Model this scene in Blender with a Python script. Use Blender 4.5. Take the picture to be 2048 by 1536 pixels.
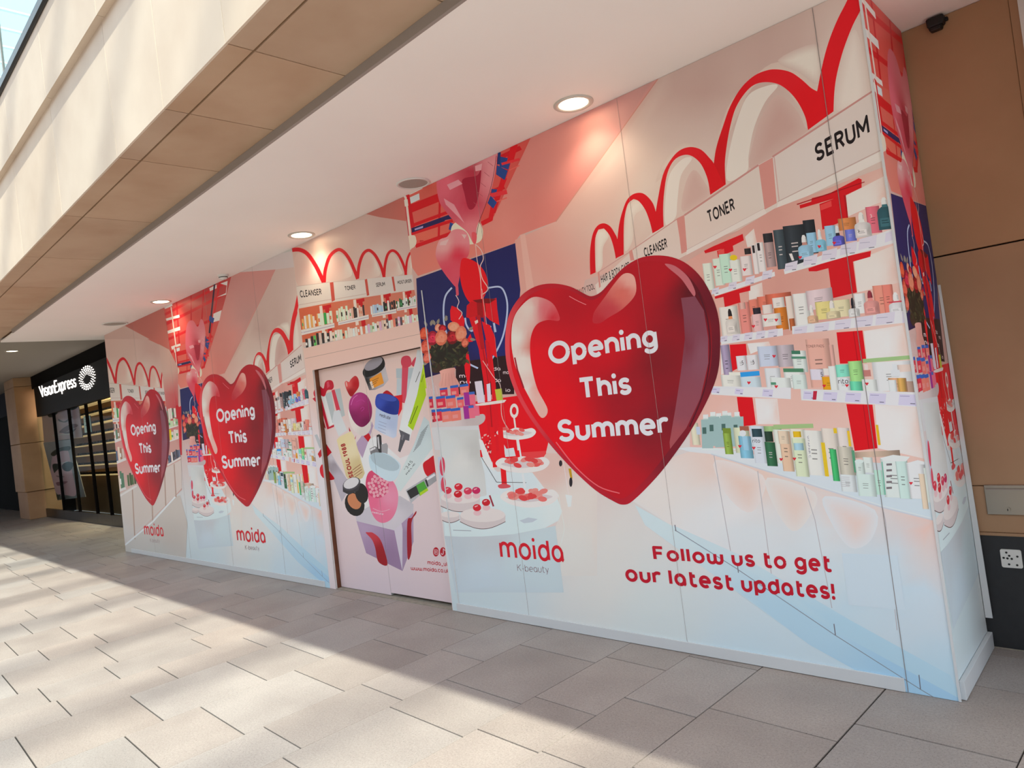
import bpy, bmesh, math, random
from mathutils import Vector, Matrix
from mathutils.geometry import delaunay_2d_cdt

for o in list(bpy.data.objects):
    bpy.data.objects.remove(o, do_unlink=True)
SC = bpy.context.scene
COL = SC.collection
rnd = random.Random(7)

# ------------------------------------------------------------------ camera
# world: X along the hoarding, Y towards it, Z up; hoarding face at Y = HY
HY = 3.535
CH = 1.6
FPX = 1403.46
YAW, PITCH, ROLL = (math.radians(a) for a in (-43.3008, 0.9798, -7.1111))
_f = Vector((math.sin(YAW) * math.cos(PITCH), math.cos(YAW) * math.cos(PITCH), math.sin(PITCH)))
_r = Vector((math.cos(YAW), -math.sin(YAW), 0))
_u = _r.cross(_f)
CR = _r * math.cos(ROLL) + _u * math.sin(ROLL)
CU = -_r * math.sin(ROLL) + _u * math.cos(ROLL)
CF = _f
CP = Vector((0, 0, CH))
cam = bpy.data.cameras.new('camera')
cam.sensor_fit = 'HORIZONTAL'
cam.sensor_width = 36.0
cam.lens = 36.0 * FPX / 2048.0
cam.clip_start = 0.05
cam.clip_end = 500
camo = bpy.data.objects.new('camera', cam)
COL.objects.link(camo)
camo.matrix_world = Matrix(((CR.x, CU.x, -CF.x, CP.x), (CR.y, CU.y, -CF.y, CP.y), (CR.z, CU.z, -CF.z, CP.z), (0, 0, 0, 1)))
SC.camera = camo

# ------------------------------------------------------------------ building frame (street edge, floor, soffit)
TH = math.radians(-1.3224)
BX = Vector((math.cos(TH), math.sin(TH), 0))
BY = Vector((-math.sin(TH), math.cos(TH), 0))
def B(x, y, z=0.0):
    return BX * x + BY * y + Vector((0, 0, z))
BROT = TH

# ------------------------------------------------------------------ light
SC.view_settings.view_transform = 'Standard'
SC.view_settings.look = 'None'
SC.view_settings.gamma = 1.0
SC.view_settings.use_curve_mapping = False
SC.view_settings.exposure = 1.78

w = bpy.data.worlds.new('world')
SC.world = w
w.use_nodes = True
nt = w.node_tree
bg = nt.nodes['Background']
sky = nt.nodes.new('ShaderNodeTexSky')
sky.sky_type = 'HOSEK_WILKIE'
sky.turbidity = 4.0
sky.ground_albedo = 0.35
_sd = -(BX * -1.05 + BY * 0.30 + Vector((0, 0, -1.0))).normalized()
sky.sun_direction = _sd
mixw = nt.nodes.new('ShaderNodeMix')
mixw.data_type = 'RGBA'
mixw.inputs[0].default_value = 0.6
mixw.inputs[7].default_value = (0.76, 0.86, 1.0, 1)
nt.links.new(sky.outputs[0], mixw.inputs[6])
nt.links.new(mixw.outputs[2], bg.inputs[0])
bg.inputs[1].default_value = 0.97

sl = bpy.data.lights.new('sun', 'SUN')
sl.energy = 3.0
sl.angle = math.radians(0.9)
sl.color = (1.0, 0.925, 0.83)
so = bpy.data.objects.new('sun', sl)
COL.objects.link(so)
so.rotation_euler = (-_sd).to_track_quat('-Z', 'Y').to_euler()

# ------------------------------------------------------------------ helpers
def lin(c):
    return c / 12.92 if c <= 0.04045 else ((c + 0.055) / 1.055) ** 2.4
def hexc(h):
    return tuple(lin(int(h[i:i + 2], 16) / 255) for i in (0, 2, 4))
def tag(o, label=None, cat=None, group=None, kind=None):
    if label: o['label'] = label
    if cat: o['category'] = cat
    if group: o['group'] = group
    if kind: o['kind'] = kind
    return o
def empty(name, loc=(0, 0, 0), rz=0):
    o = bpy.data.objects.new(name, None)
    o.empty_display_size = 0.1
    COL.objects.link(o)
    o.location = loc
    o.rotation_euler = (0, 0, rz)
    return o
bpy_dirty = [True]
def setparent(o, p):
    if p is not None:
        o.parent = p
        # geometry is given in world coordinates: undo the parent's placement
        m = Matrix.Identity(4)
        chain = []
        q = p
        while q is not None:
            chain.append(q)
            q = q.parent
        for q in reversed(chain):
            m = m @ q.matrix_parent_inverse @ q.matrix_basis
        o.matrix_parent_inverse = m.inverted()
def mesh_obj(name, verts, faces, mat, parent=None, smooth=False):
    me = bpy.data.meshes.new(name)
    me.from_pydata([tuple(v) for v in verts], [], faces)
    me.update()
    if mat: me.materials.append(mat)
    if smooth:
        for p in me.polygons: p.use_smooth = True
    o = bpy.data.objects.new(name, me)
    COL.objects.link(o)
    setparent(o, parent)
    return o
CUBE_F = [(0, 3, 2, 1), (4, 5, 6, 7), (0, 1, 5, 4), (1, 2, 6, 5), (2, 3, 7, 6), (3, 0, 4, 7)]
def hexa(name, p8, mat, parent=None, bevel=0.0):
    """eight corner points: bottom ring 0-3, top ring 4-7"""
    if bevel <= 0:
        return mesh_obj(name, p8, CUBE_F, mat, parent)
    bm = bmesh.new()
    vs = [bm.verts.new(v) for v in p8]
    for f in CUBE_F: bm.faces.new([vs[i] for i in f])
    bmesh.ops.recalc_face_normals(bm, faces=bm.faces[:])
    bmesh.ops.bevel(bm, geom=bm.edges[:], offset=bevel, segments=1, affect='EDGES')
    me = bpy.data.meshes.new(name)
    bm.to_mesh(me); bm.free()
    if mat: me.materials.append(mat)
    o = bpy.data.objects.new(name, me)
    COL.objects.link(o)
    setparent(o, parent)
    return o
def box(name, a, b, mat, parent=None, bevel=0.0, T=None):
    x0, y0, z0 = a; x1, y1, z1 = b
    p = [(x0, y0, z0), (x1, y0, z0), (x1, y1, z0), (x0, y1, z0), (x0, y0, z1), (x1, y0, z1), (x1, y1, z1), (x0, y1, z1)]
    if T: p = [T(*q) for q in p]
    return hexa(name, p, mat, parent, bevel)
def lathe(name, prof, mat, parent=None, center=(0, 0, 0), n=40, smooth=True, cap=True, T=None):
    """profile [(r, z)] round the Z axis through center"""
    vs, fs = [], []
    for r, z in prof:
        for k in range(n):
            a = 2 * math.pi * k / n
            vs.append(Vector((center[0] + r * math.cos(a), center[1] + r * math.sin(a), center[2] + z)))
    for i in range(len(prof) - 1):
        for k in range(n):
            fs.append((i * n + k, i * n + (k + 1) % n, (i + 1) * n + (k + 1) % n, (i + 1) * n + k))
    if cap:
        fs.append(tuple(range(n))); fs.append(tuple(reversed(range((len(prof) - 1) * n, len(prof) * n))))
    o = mesh_obj(name, vs, fs, mat, parent)
    if smooth:
        for p in o.data.polygons: p.use_smooth = len(p.vertices) == 4
    return o
# a pixel gives a direction; the surface it lies on gives the distance
def ray(px, py):
    return CF + CR * ((px - 1024) / FPX) - CU * ((py - 768) / FPX)
def on_wall(px, py, y=HY):
    d = ray(px, py); t = y / d.y
    return (d.x * t, CH + d.z * t)
def on_x(px, py, x):
    d = ray(px, py); t = x / d.x
    return (d.y * t, CH + d.z * t)
def on_z(px, py, z):
    d = ray(px, py); t = (z - CH) / d.z
    return Vector((d.x * t, d.y * t, z))
def on_by(px, py, yb):
    d = ray(px, py); t = yb / d.dot(BY)
    P = CP + d * t
    return (P.dot(BX), P.z)

# ------------------------------------------------------------------ materials
def mat(name, color, rough=0.6, metal=0.0, spec=0.5, emit=None, estr=0.0, noise=None, bump=None, alpha=None, trans=0.0):
    m = bpy.data.materials.new(name)
    m.use_nodes = True
    n = m.node_tree
    b = n.nodes['Principled BSDF']
    c = hexc(color) if isinstance(color, str) else color
    b.inputs['Base Color'].default_value = (*c, 1)
    b.inputs['Roughness'].default_value = rough
    b.inputs['Metallic'].default_value = metal
    b.inputs['Specular IOR Level'].default_value = spec
    if trans: b.inputs['Transmission Weight'].default_value = trans
    if emit:
        b.inputs['Emission Color'].default_value = (*hexc(emit), 1)
        b.inputs['Emission Strength'].default_value = estr
    tc = n.nodes.new('ShaderNodeTexCoord')
    if noise:      # (scale, amount[, detail]) brightness mottling
        tx = n.nodes.new('ShaderNodeTexNoise')
        tx.inputs['Scale'].default_value = noise[0]
        tx.inputs['Detail'].default_value = noise[2] if len(noise) > 2 else 4
        n.links.new(tc.outputs['Object'], tx.inputs['Vector'])
        mr = n.nodes.new('ShaderNodeMapRange')
        mr.inputs[1].default_value = 0.3; mr.inputs[2].default_value = 0.7
        mr.inputs[3].default_value = 1 - noise[1]; mr.inputs[4].default_value = 1 + noise[1]
        n.links.new(tx.outputs['Fac'], mr.inputs[0])
        mx = n.nodes.new('ShaderNodeVectorMath'); mx.operation = 'SCALE'
        mx.inputs[0].default_value = c
        n.links.new(mr.outputs[0], mx.inputs['Scale'])
        n.links.new(mx.outputs[0], b.inputs['Base Color'])
    if bump:
        tb = n.nodes.new('ShaderNodeTexNoise')
        tb.inputs['Scale'].default_value = bump[0]
        n.links.new(tc.outputs['Object'], tb.inputs['Vector'])
        bp = n.nodes.new('ShaderNodeBump')
        bp.inputs['Strength'].default_value = bump[1]
        bp.inputs['Distance'].default_value = 0.002
        n.links.new(tb.outputs['Fac'], bp.inputs['Height'])
        n.links.new(bp.outputs[0], b.inputs['Normal'])
    return m
def stone_mat(name, base, dark, speck=0.0, rough=0.6, tint=0.06, grain=1.0, sat=0.05):
    """stone: per-piece tint, soft clouds, optional dark specks"""
    m = bpy.data.materials.new(name)
    m.use_nodes = True
    n = m.node_tree; L = n.links
    b = n.nodes['Principled BSDF']
    b.inputs['Roughness'].default_value = rough
    b.inputs['Specular IOR Level'].default_value = 0.35
    geo = n.nodes.new('ShaderNodeNewGeometry')
    info = n.nodes.new('ShaderNodeObjectInfo')
    cl = n.nodes.new('ShaderNodeTexNoise'); cl.inputs['Scale'].default_value = 2.2 * grain; cl.inputs['Detail'].default_value = 6
    L.new(geo.outputs['Position'], cl.inputs['Vector'])
    mix = n.nodes.new('ShaderNodeMix'); mix.data_type = 'RGBA'
    mix.inputs[6].default_value = (*hexc(base), 1); mix.inputs[7].default_value = (*hexc(dark), 1)
    mr = n.nodes.new('ShaderNodeMapRange'); mr.inputs[1].default_value = 0.35; mr.inputs[2].default_value = 0.75
    L.new(cl.outputs['Fac'], mr.inputs[0]); L.new(mr.outputs[0], mix.inputs[0])
    out = mix.outputs[2]
    if speck:
        sp = n.nodes.new('ShaderNodeTexNoise'); sp.inputs['Scale'].default_value = 190; sp.inputs['Detail'].default_value = 2
        L.new(geo.outputs['Position'], sp.inputs['Vector'])
        sr = n.nodes.new('ShaderNodeMapRange'); sr.inputs[1].default_value = 0.60; sr.inputs[2].default_value = 0.70
        sr.inputs[3].default_value = 1.0; sr.inputs[4].default_value = 1.0 - speck
        L.new(sp.outputs['Fac'], sr.inputs[0])
        s2 = n.nodes.new('ShaderNodeTexNoise'); s2.inputs['Scale'].default_value = 90; s2.inputs['Detail'].default_value = 3
        L.new(geo.outputs['Position'], s2.inputs['Vector'])
        s2r = n.nodes.new('ShaderNodeMapRange'); s2r.inputs[1].default_value = 0.3; s2r.inputs[2].default_value = 0.7
        s2r.inputs[3].default_value = 0.90; s2r.inputs[4].default_value = 1.10
        L.new(s2.outputs['Fac'], s2r.inputs[0])
        mu = n.nodes.new('ShaderNodeMath'); mu.operation = 'MULTIPLY'
        L.new(sr.outputs[0], mu.inputs[0]); L.new(s2r.outputs[0], mu.inputs[1])
        vs = n.nodes.new('ShaderNodeVectorMath'); vs.operation = 'SCALE'
        L.new(out, vs.inputs[0]); L.new(mu.outputs[0], vs.inputs['Scale'])
        out = vs.outputs[0]
    hs = n.nodes.new('ShaderNodeHueSaturation')
    tr = n.nodes.new('ShaderNodeMapRange'); tr.inputs[3].default_value = 1 - tint; tr.inputs[4].default_value = 1 + tint
    L.new(info.outputs['Random'], tr.inputs[0])
    L.new(tr.outputs[0], hs.inputs['Value'])
    fr = n.nodes.new('ShaderNodeMath'); fr.operation = 'MULTIPLY'; fr.inputs[1].default_value = 7.31
    L.new(info.outputs['Random'], fr.inputs[0])
    fp = n.nodes.new('ShaderNodeMath'); fp.operation = 'FRACT'; L.new(fr.outputs[0], fp.inputs[0])
    sr2 = n.nodes.new('ShaderNodeMapRange'); sr2.inputs[3].default_value = 1 - sat; sr2.inputs[4].default_value = 1 + sat
    L.new(fp.outputs[0], sr2.inputs[0]); L.new(sr2.outputs[0], hs.inputs['Saturation'])
    L.new(out, hs.inputs['Color'])
    L.new(hs.outputs[0], b.inputs['Base Color'])
    return m
def print_mat():
    m = bpy.data.materials.new('printed_film')
    m.use_nodes = True
    n = m.node_tree
    b = n.nodes['Principled BSDF']
    at = n.nodes.new('ShaderNodeAttribute'); at.attribute_name = 'Col'
    n.links.new(at.outputs['Color'], b.inputs['Base Color'])
    b.inputs['Roughness'].default_value = 0.42
    b.inputs['Specular IOR Level'].default_value = 0.25
    return m
M = dict(
    film=print_mat(),
    floor=stone_mat('paving_stone', 'a79c95', '978c86', speck=0.5, rough=0.55, tint=0.07, sat=0.2),
    joint=mat('mortar', '332c29', 0.9),
    fascia=stone_mat('pale_stone', 'dbc9b6', 'cfbba8', rough=0.75, tint=0.03),
    soffit=stone_mat('tan_stone', 'c0a38a', 'b29278', rough=0.7, tint=0.03),
    tan=stone_mat('tan_cladding', 'b28c6a', 'a57f5e', rough=0.6, tint=0.03),
    ceil=mat('white_paint', 'f6eeea', 0.85, noise=(1.5, 0.015)),
    ceil2=mat('dimmed_paint', 'a89f95', 0.85),  # greyer than the white ceiling, dim light of the far end put into colour
    trimw=mat('white_trim', 'd4d6d8', 0.4),
    riser=mat('grey_trim', '9a8f88', 0.6),
    board=mat('white_board', 'd0ccc8', 0.6),
    wood=mat('brown_wood', '6a3a1e', 0.55, noise=(14, 0.2)),
    black=mat('black_plastic', '0c0b0c', 0.45),
    dark=mat('dark_frame', '12100f', 0.4),
    plinth=mat('charcoal_panel', '2b2c2f', 0.65, noise=(30, 0.08)),
    steel=mat('brushed_steel', 'a39c92', 0.35, 0.85),
    white=mat('white_plastic', 'e0dfdb', 0.45),
    grille=mat('grille_grey', 'a8a098', 0.7, bump=(900, 0.4)),
    lamp=mat('lamp_diffuser', 'fff4dc', 0.5, emit='ffefc8', estr=3.0),
    sign=mat('lit_letter', 'ffffff', 0.5, emit='fff6ee', estr=0.7),
    rail=mat('black_rail', '17161a', 0.3),
    rim=mat('lamp_rim', 'c8c0b8', 0.5),
    faint=mat('seam_pale', 'b0a4a2', 0.6),
    slabgap=mat('slab_gap', '86684c', 0.9),
    matt=mat('matt_dark', '100d0c', 0.9, spec=0.1),
    seam=mat('seam_grey', '8f8684', 0.6),
    concrete=mat('screed', '9a9184', 0.9, noise=(20, 0.15)),
    glass=mat('clear_glass', 'd8e4e4', 0.03, trans=1.0),
    roofw=mat('roof_white', 'd6e2dc', 0.5),
)
def thin_glass(name, tint='e8f2f2', gloss=0.011, rough=0.02):
    m = bpy.data.materials.new(name)
    m.use_nodes = True
    n = m.node_tree
    for x in list(n.nodes):
        if x.type == 'BSDF_PRINCIPLED': n.nodes.remove(x)
    t = n.nodes.new('ShaderNodeBsdfTransparent'); t.inputs[0].default_value = (*hexc(tint), 1)
    g = n.nodes.new('ShaderNodeBsdfGlossy'); g.inputs['Roughness'].default_value = rough
    mx = n.nodes.new('ShaderNodeMixShader')
    mx.inputs[0].default_value = gloss; n.links.new(t.outputs[0], mx.inputs[1]); n.links.new(g.outputs[0], mx.inputs[2])
    out = [x for x in n.nodes if x.type == 'OUTPUT_MATERIAL'][0]
    n.links.new(mx.outputs[0], out.inputs[0])
    return m
M['pane'] = thin_glass('window_glass')
M['roofglass'] = thin_glass('roof_glass', 'f2f8f6', 0.05)

# ================================================================== floor
THF = math.radians(-2.6)
FX = Vector((math.cos(THF), math.sin(THF), 0)); FY = Vector((-math.sin(THF), math.cos(THF), 0))
bed = mesh_obj('floor', [B(-60, -14, -0.006), B(16, -14, -0.006), B(16, 4.6, -0.006), B(-60, 4.6, -0.006),
                         B(-60, -14, -0.1), B(16, -14, -0.1), B(16, 4.6, -0.1), B(-60, 4.6, -0.1)],
               [(0, 1, 2, 3), (4, 7, 6, 5), (0, 4, 5, 1), (1, 5, 6, 2), (2, 6, 7, 3), (3, 7, 4, 0)], M['joint'])
tag(bed, 'speckled beige stone paving of the shopping street', 'floor', kind='structure')
# course edges across the street (building frame x at y = 2.2) and one measured cross joint for each course
CE = [-8.38, -7.73, -7.05, -6.59, -5.92, -5.49, -5.06, -4.41, -3.77, -3.34, -2.71, -2.29, -1.87, -1.265, -0.67]
CJ = {-8.38: [1.33, 1.97, 2.39, 3.02], -7.73: [1.10, 1.52, 2.15, 2.77], -7.05: [1.63, 2.25, 2.87], -6.59: [1.52, 2.14, 2.55, 3.18],
      -5.92: [1.41, 2.03, 2.65, 3.27], -5.49: [1.02, 1.64, 2.26, 2.87], -5.06: [0.72, 1.33, 1.95, 2.35, 2.97],
      -4.41: [1.11, 1.52, 2.12, 2.73, 3.15], -3.77: [1.61, 2.22, 2.83, 3.45], -3.34: [2.12, 2.52, 3.13], -2.71: [2.61, 3.22],
      -2.29: [2.83, 3.44], -1.87: [2.93], -1.265: [3.10]}
edges = list(CE)
x = CE[0]; seq = [0.67, 0.44, 0.67, 0.67, 0.44, 0.44]; k = 0
while x > -40:
    x -= seq[k % 6]; k += 1; edges.insert(0, x)
x = CE[-1]; k = 0
while x < 9:
    x += [0.62, 0.42, 0.62, 0.62, 0.42][k % 5]; k += 1; edges.append(x)
tile_mesh = {}
def tile_obj(x0, x1, y0, y1):
    w_, l_ = round(x1 - x0, 2), round(y1 - y0, 2)
    key = (w_, l_)
    if key not in tile_mesh:
        gx, gy = 0.002, 0.004
        bm = bmesh.new()
        bmesh.ops.create_cube(bm, size=1)
        for v in bm.verts:
            v.co = Vector((v.co.x * (w_ - 2 * gx), v.co.y * (l_ - 2 * gy), v.co.z * 0.03 - 0.015))
        me = bpy.data.meshes.new('floor_tile'); bm.to_mesh(me); bm.free()
        me.materials.append(M['floor'])
        tile_mesh[key] = me
    o = bpy.data.objects.new('floor_tile', tile_mesh[key])
    COL.objects.link(o)
    c = FX * ((x0 + x1) / 2) + FY * ((y0 + y1) / 2)
    o.location = (c.x, c.y, rnd.uniform(-0.0006, 0.0006)); o.rotation_euler = (0, 0, THF)
    o.parent = bed
    return o
def to_px(P):
    v = P - CP; d = v.dot(CF)
    if d < 0.1: return None
    return (1024 + FPX * v.dot(CR) / d, 768 - FPX * v.dot(CU) / d)
cells = []
def bf(xb, yb):
    P = B(xb, yb); return P.dot(FX), P.dot(FY)
for i in range(len(edges) - 1):
    e0, e1 = edges[i], edges[i + 1]
    js = list(CJ.get(e0, []))
    if not js:
        js = [rnd.uniform(1.8, 2.4)]
    js.sort()
    while js[0] > -13.5: js.insert(0, js[0] - (0.62 if rnd.random() < .72 else 0.41))
    while js[-1] < 4.5: js.append(js[-1] + (0.62 if rnd.random() < .72 else 0.41))
    xf0, xf1 = bf(e0, 2.2)[0], bf(e1, 2.2)[0]
    for a, b_ in zip(js, js[1:]):
        yf0, yf1 = bf((e0 + e1) / 2, a)[1], bf((e0 + e1) / 2, b_)[1]
        cells.append((xf0, xf1, yf0, yf1))
vis, rest = [], []
for c in cells:
    pts = [to_px(FX * X + FY * Y) for X in c[:2] for Y in c[2:]]
    inside = False
    area = 0
    if all(pts):
        xs = [p[0] for p in pts]; ys = [p[1] for p in pts]
        if max(xs) > -20 and min(xs) < 2068 and max(ys) > 0 and min(ys) < 1560 and min(c[2:]) < 4.4:
            inside = True
            area = (max(xs) - min(xs)) * (max(ys) - min(ys))
    (vis if inside else rest).append((area, c))
vis.sort(reverse=True)
for a, c in vis[:295]: tile_obj(*c)
rest += vis[295:]
vs, fs = [], []
for a, (x0, x1, y0, y1) in rest:
    g = 0.003; n0 = len(vs)
    for z in (-0.03, 0.0):
        for X, Y in ((x0 + g, y0 + g), (x1 - g, y0 + g), (x1 - g, y1 - g), (x0 + g, y1 - g)):
            vs.append(FX * X + FY * Y + Vector((0, 0, z)))
    fs += [tuple(n0 + j for j in f) for f in CUBE_F[1:]]
o = mesh_obj('paving', vs, fs, M['floor'], bed)
o['kind'] = 'stuff'

# ================================================================== stone fascia, soffit
fw = empty('wall_upper', B(-6, 1.44, 3.31), BROT)
tag(fw, 'pale stone edge of the upper floor above the walkway', 'wall', kind='structure')
YF, ZS = 1.44, 3.31
g = 0.004
lowj = [3.2, 1.9, 0.17, -0.6, -1.38, -2.155, -2.93, -3.705, -4.48, -5.77, -7.087, -8.4, -9.7, -11.0, -12.3, -13.6, -14.9, -16.2, -17.5, -18.8, -20.1, -21.4, -22.7, -24]
for a, b_ in zip(lowj, lowj[1:]):
    box('stone_panel', (b_ + g / 2, YF, ZS), (a - g / 2, YF + 0.012, 4.135), M['fascia'], fw, T=B)
upj = [3.2, 1.9, 0.6, -0.67, -1.92, -3.17, -4.42, -5.675, -6.92, -8.17, -9.42, -10.7, -12, -13.3, -14.6, -15.9, -17.2, -18.5, -19.8, -21.1, -22.4, -24]
for a, b_ in zip(upj, upj[1:]):
    box('stone_panel', (b_ + g / 2, 1.397, 4.135), (a - g / 2, 1.50, 4.68), M['fascia'], fw, T=B)
box('backing_wall', (-24, 1.501, ZS + 0.05), (3.2, 1.62, 4.66), M['joint'], fw, T=B)
sf = empty('ceiling_soffit', B(-6, 1.75, 3.31), BROT)
tag(sf, 'tan stone slabs under the edge of the upper floor', 'ceiling', kind='structure')
YC, YC2 = 1.572, 2.075
for a, b_ in zip(lowj, lowj[1:]):
    box('stone_slab', (b_ + 0.004, YF + 0.0125, ZS), (a - 0.004, YC - 0.006, ZS + 0.007), M['soffit'], sf, T=B)
    box('stone_slab', (b_ + 0.004, YC + 0.006, ZS), (a - 0.004, YC2, ZS + 0.007), M['soffit'], sf, T=B)
box('slab_backing', (-24, YF + 0.0125, ZS + 0.0075), (3.2, YC2 + 0.05, ZS + 0.045), M['slabgap'], sf, T=B)
# white ceiling
ZC = 3.26
ce = box('ceiling', (-12.1, 2.07, ZC), (3.2, 4.5, ZC + 0.02), M['ceil'], None, T=B)
tag(ce, 'smooth white plaster ceiling over the walkway', 'ceiling', kind='structure')
o = box('edge_bead', (-11.2, 2.05, ZC), (3.2, 2.0695, ZS - 0.001), M['riser'], ce, T=B)
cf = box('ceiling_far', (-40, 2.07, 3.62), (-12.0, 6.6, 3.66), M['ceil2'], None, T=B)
tag(cf, 'ceiling in front of the far shops, its shade put into the grey', 'ceiling', kind='structure')
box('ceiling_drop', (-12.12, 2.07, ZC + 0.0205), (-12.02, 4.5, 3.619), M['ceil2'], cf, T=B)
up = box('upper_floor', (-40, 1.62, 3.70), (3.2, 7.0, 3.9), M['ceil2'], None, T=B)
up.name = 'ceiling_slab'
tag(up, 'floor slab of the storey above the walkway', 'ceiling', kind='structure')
# added dark wall, unseen, keeps daylight out of the space behind the hoarding
wb = box('wall_blackout', (-14.0, 4.5, -0.005), (-1.0, 4.6, 3.7), M['dark'], None, T=B)
tag(wb, 'unseen dark wall added behind the hoarding to keep daylight out', 'wall', kind='structure')

# ================================================================== tan wall at the right
WY = 4.235
wr = empty('wall_right', B(-0.7, WY, 0), BROT)
tag(wr, 'tan clad wall beside the white hoarding return', 'wall', kind='structure')
xa, xb_ = -0.985, -0.508
for z0, z1 in ((0.60, 0.838), (0.842, 2.045), (2.053, ZC - 0.002)):
    box('cladding_panel', (xa, WY, z0), (xb_, WY + 0.04, z1), M['tan'], wr, T=B, bevel=0.002)
box('plinth_panel', (xa, WY - 0.002, 0.004), (0.7, WY + 0.04, 0.583), M['plinth'], wr, T=B)
box('plinth_bead', (xa, WY - 0.006, 0.584), (xb_, WY + 0.04, 0.5985), M['tan'], wr, T=B)
box('floor_bead', (xa, WY - 0.006, -0.003), (0.7, WY - 0.0025, 0.004), M['concrete'], wr, T=B)
box('jamb', (xb_ + 0.002, WY - 0.006, 0.60), (xb_ + 0.035, WY + 0.04, ZC - 0.002), M['tan'], wr, T=B)
box('jamb_lining', (xb_ + 0.037, WY - 0.02, 0.60), (0.7, WY + 0.04, ZC - 0.002), M['white'], wr, T=B)
box('shade_pier', (-0.31, 3.82, 0.0), (0.7, WY - 0.021, ZC - 0.002), M['white'], wr, T=B)  # unseen block, added to shade the hoarding return from the right
box('wall_core', (xa, WY + 0.0405, 0.0), (0.72, WY + 0.2, ZC - 0.003), M['dark'], wr, T=B)

# black sensor under the ceiling
se = empty('motion_sensor', B(-0.81, WY, 3.2), BROT)
tag(se, 'small black sensor box on tan wall just under the ceiling', 'sensor')
def trap(name, xz, y0, y1, m, parent, bevel=0.0):
    p = [B(a, y0, z) for a, z in xz] + [B(a, y1, z) for a, z in xz]
    return hexa(name, p, m, parent, bevel)
trap('housing', [(-0.845, 3.205), (-0.772, 3.205), (-0.768, 3.252), (-0.848, 3.252)], WY - 0.055, WY - 0.0005, M['black'], se, 0.006)
trap('lens', [(-0.837, 3.188), (-0.785, 3.188), (-0.780, 3.207), (-0.842, 3.207)], WY - 0.045, WY - 0.003, M['black'], se, 0.004)
trap('bracket_ear', [(-0.773, 3.222), (-0.757, 3.222), (-0.757, 3.240), (-0.773, 3.240)], WY - 0.02, WY - 0.001, M['black'], se, 0.003)
# steel box with keyhole
sb = empty('access_box', B(-0.76, WY, 0.69), BROT)
tag(sb, 'brushed steel access box with a key lock on tan wall', 'box')
box('box_face', (-0.878, WY - 0.012, 0.694), (-0.55, WY - 0.0005, 0.846), M['steel'], sb, 0.002, T=B)
box('flap_lip', (-0.870, WY - 0.020, 0.822), (-0.558, WY - 0.0125, 0.828), M['riser'], sb, T=B)
def disc_y(name, xc, zc, r, y0, y1, m, parent, n=24):
    vs = [B(xc + r * math.cos(2 * math.pi * k / n), y, zc + r * math.sin(2 * math.pi * k / n)) for y in (y0, y1) for k in range(n)]
    fs = [tuple(range(n)), tuple(reversed(range(n, 2 * n)))] + [(k, n + k, n + (k + 1) % n, (k + 1) % n) for k in range(n)]
    return mesh_obj(name, vs, fs, m, parent)
lk = disc_y('lock', -0.787, 0.722, 0.012, WY - 0.018, WY - 0.0125, M['steel'], sb)
box('keyhole', (-0.789, WY - 0.0195, 0.716), (-0.785, WY - 0.0182, 0.727), M['black'], lk, T=B)
# white perforated plate
pl = empty('vent_plate', B(-0.80, WY, 0.42), BROT)
tag(pl, 'small white rounded plate with black holes on charcoal panel', 'plate')
def rrect(x0, x1, z0, z1, r, n=6):
    out = []
    for cx, cz, a0 in ((x1 - r, z0 + r, -90), (x1 - r, z1 - r, 0), (x0 + r, z1 - r, 90), (x0 + r, z0 + r, 180)):
        for k in range(n + 1):
            a = math.radians(a0 + 90 * k / n); out.append((cx + r * math.cos(a), cz + r * math.sin(a)))
    return out
rr = rrect(-0.846, -0.757, 0.424, 0.517, 0.009)
n = len(rr)
vs = [B(a, y, z) for y in (WY - 0.010, WY - 0.0025) for a, z in rr]
mesh_obj('plate', vs, [tuple(range(n)), tuple(reversed(range(n, 2 * n)))] + [(k, n + k, n + (k + 1) % n, (k + 1) % n) for k in range(n)], M['white'], pl)
for u_, v_ in ((.30, .83), (.42, .66), (.80, .64), (.14, .53), (.32, .51), (.52, .50), (.36, .19), (.74, .17)):
    disc_y('hole', -0.846 + 0.089 * u_, 0.424 + 0.093 * v_, 0.0052, WY - 0.0116, WY - 0.0104, M['black'], pl, 16)

# ================================================================== ceiling fittings
def downlight(px, py, z, label, r=0.118, dy=0.0, power=2.8):
    P = on_z(px, py, z) + Vector((0, dy, 0))
    t = empty('downlight', P)
    tag(t, label, 'downlight', 'recessed downlights')
    lathe('rim', [(r, -0.001), (r * 1.0, -0.006), (r * .93, -0.011), (r * .76, -0.007), (r * .74, -0.002)], M['rim'], t, center=P, cap=False)
    lathe('diffuser', [(r * .74, -0.0035), (r * .74, -0.002)], M['lamp'], t, center=P)
    l = bpy.data.lights.new('downlight_lamp', 'SPOT')
    l.energy = power; l.color = (1.0, 0.82, 0.60); l.spot_size = math.radians(130); l.spot_blend = 0.7; l.shadow_soft_size = 0.06
    lo = bpy.data.objects.new('downlight_lamp', l); COL.objects.link(lo)
    lo.location = P + Vector((0, 0, -0.03))
    return t
downlight(1151, 208, ZC, 'lit round downlight above the big right heart, nearest one', dy=-0.02)
downlight(607, 470, ZC, 'lit round downlight above the hoarding door', dy=-0.02)
downlight(322, 603, ZC, 'lit round downlight above the left hearts')
downlight(24, 702, 3.62, 'lit round downlight farthest off, before the optician shop', power=5)
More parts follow.
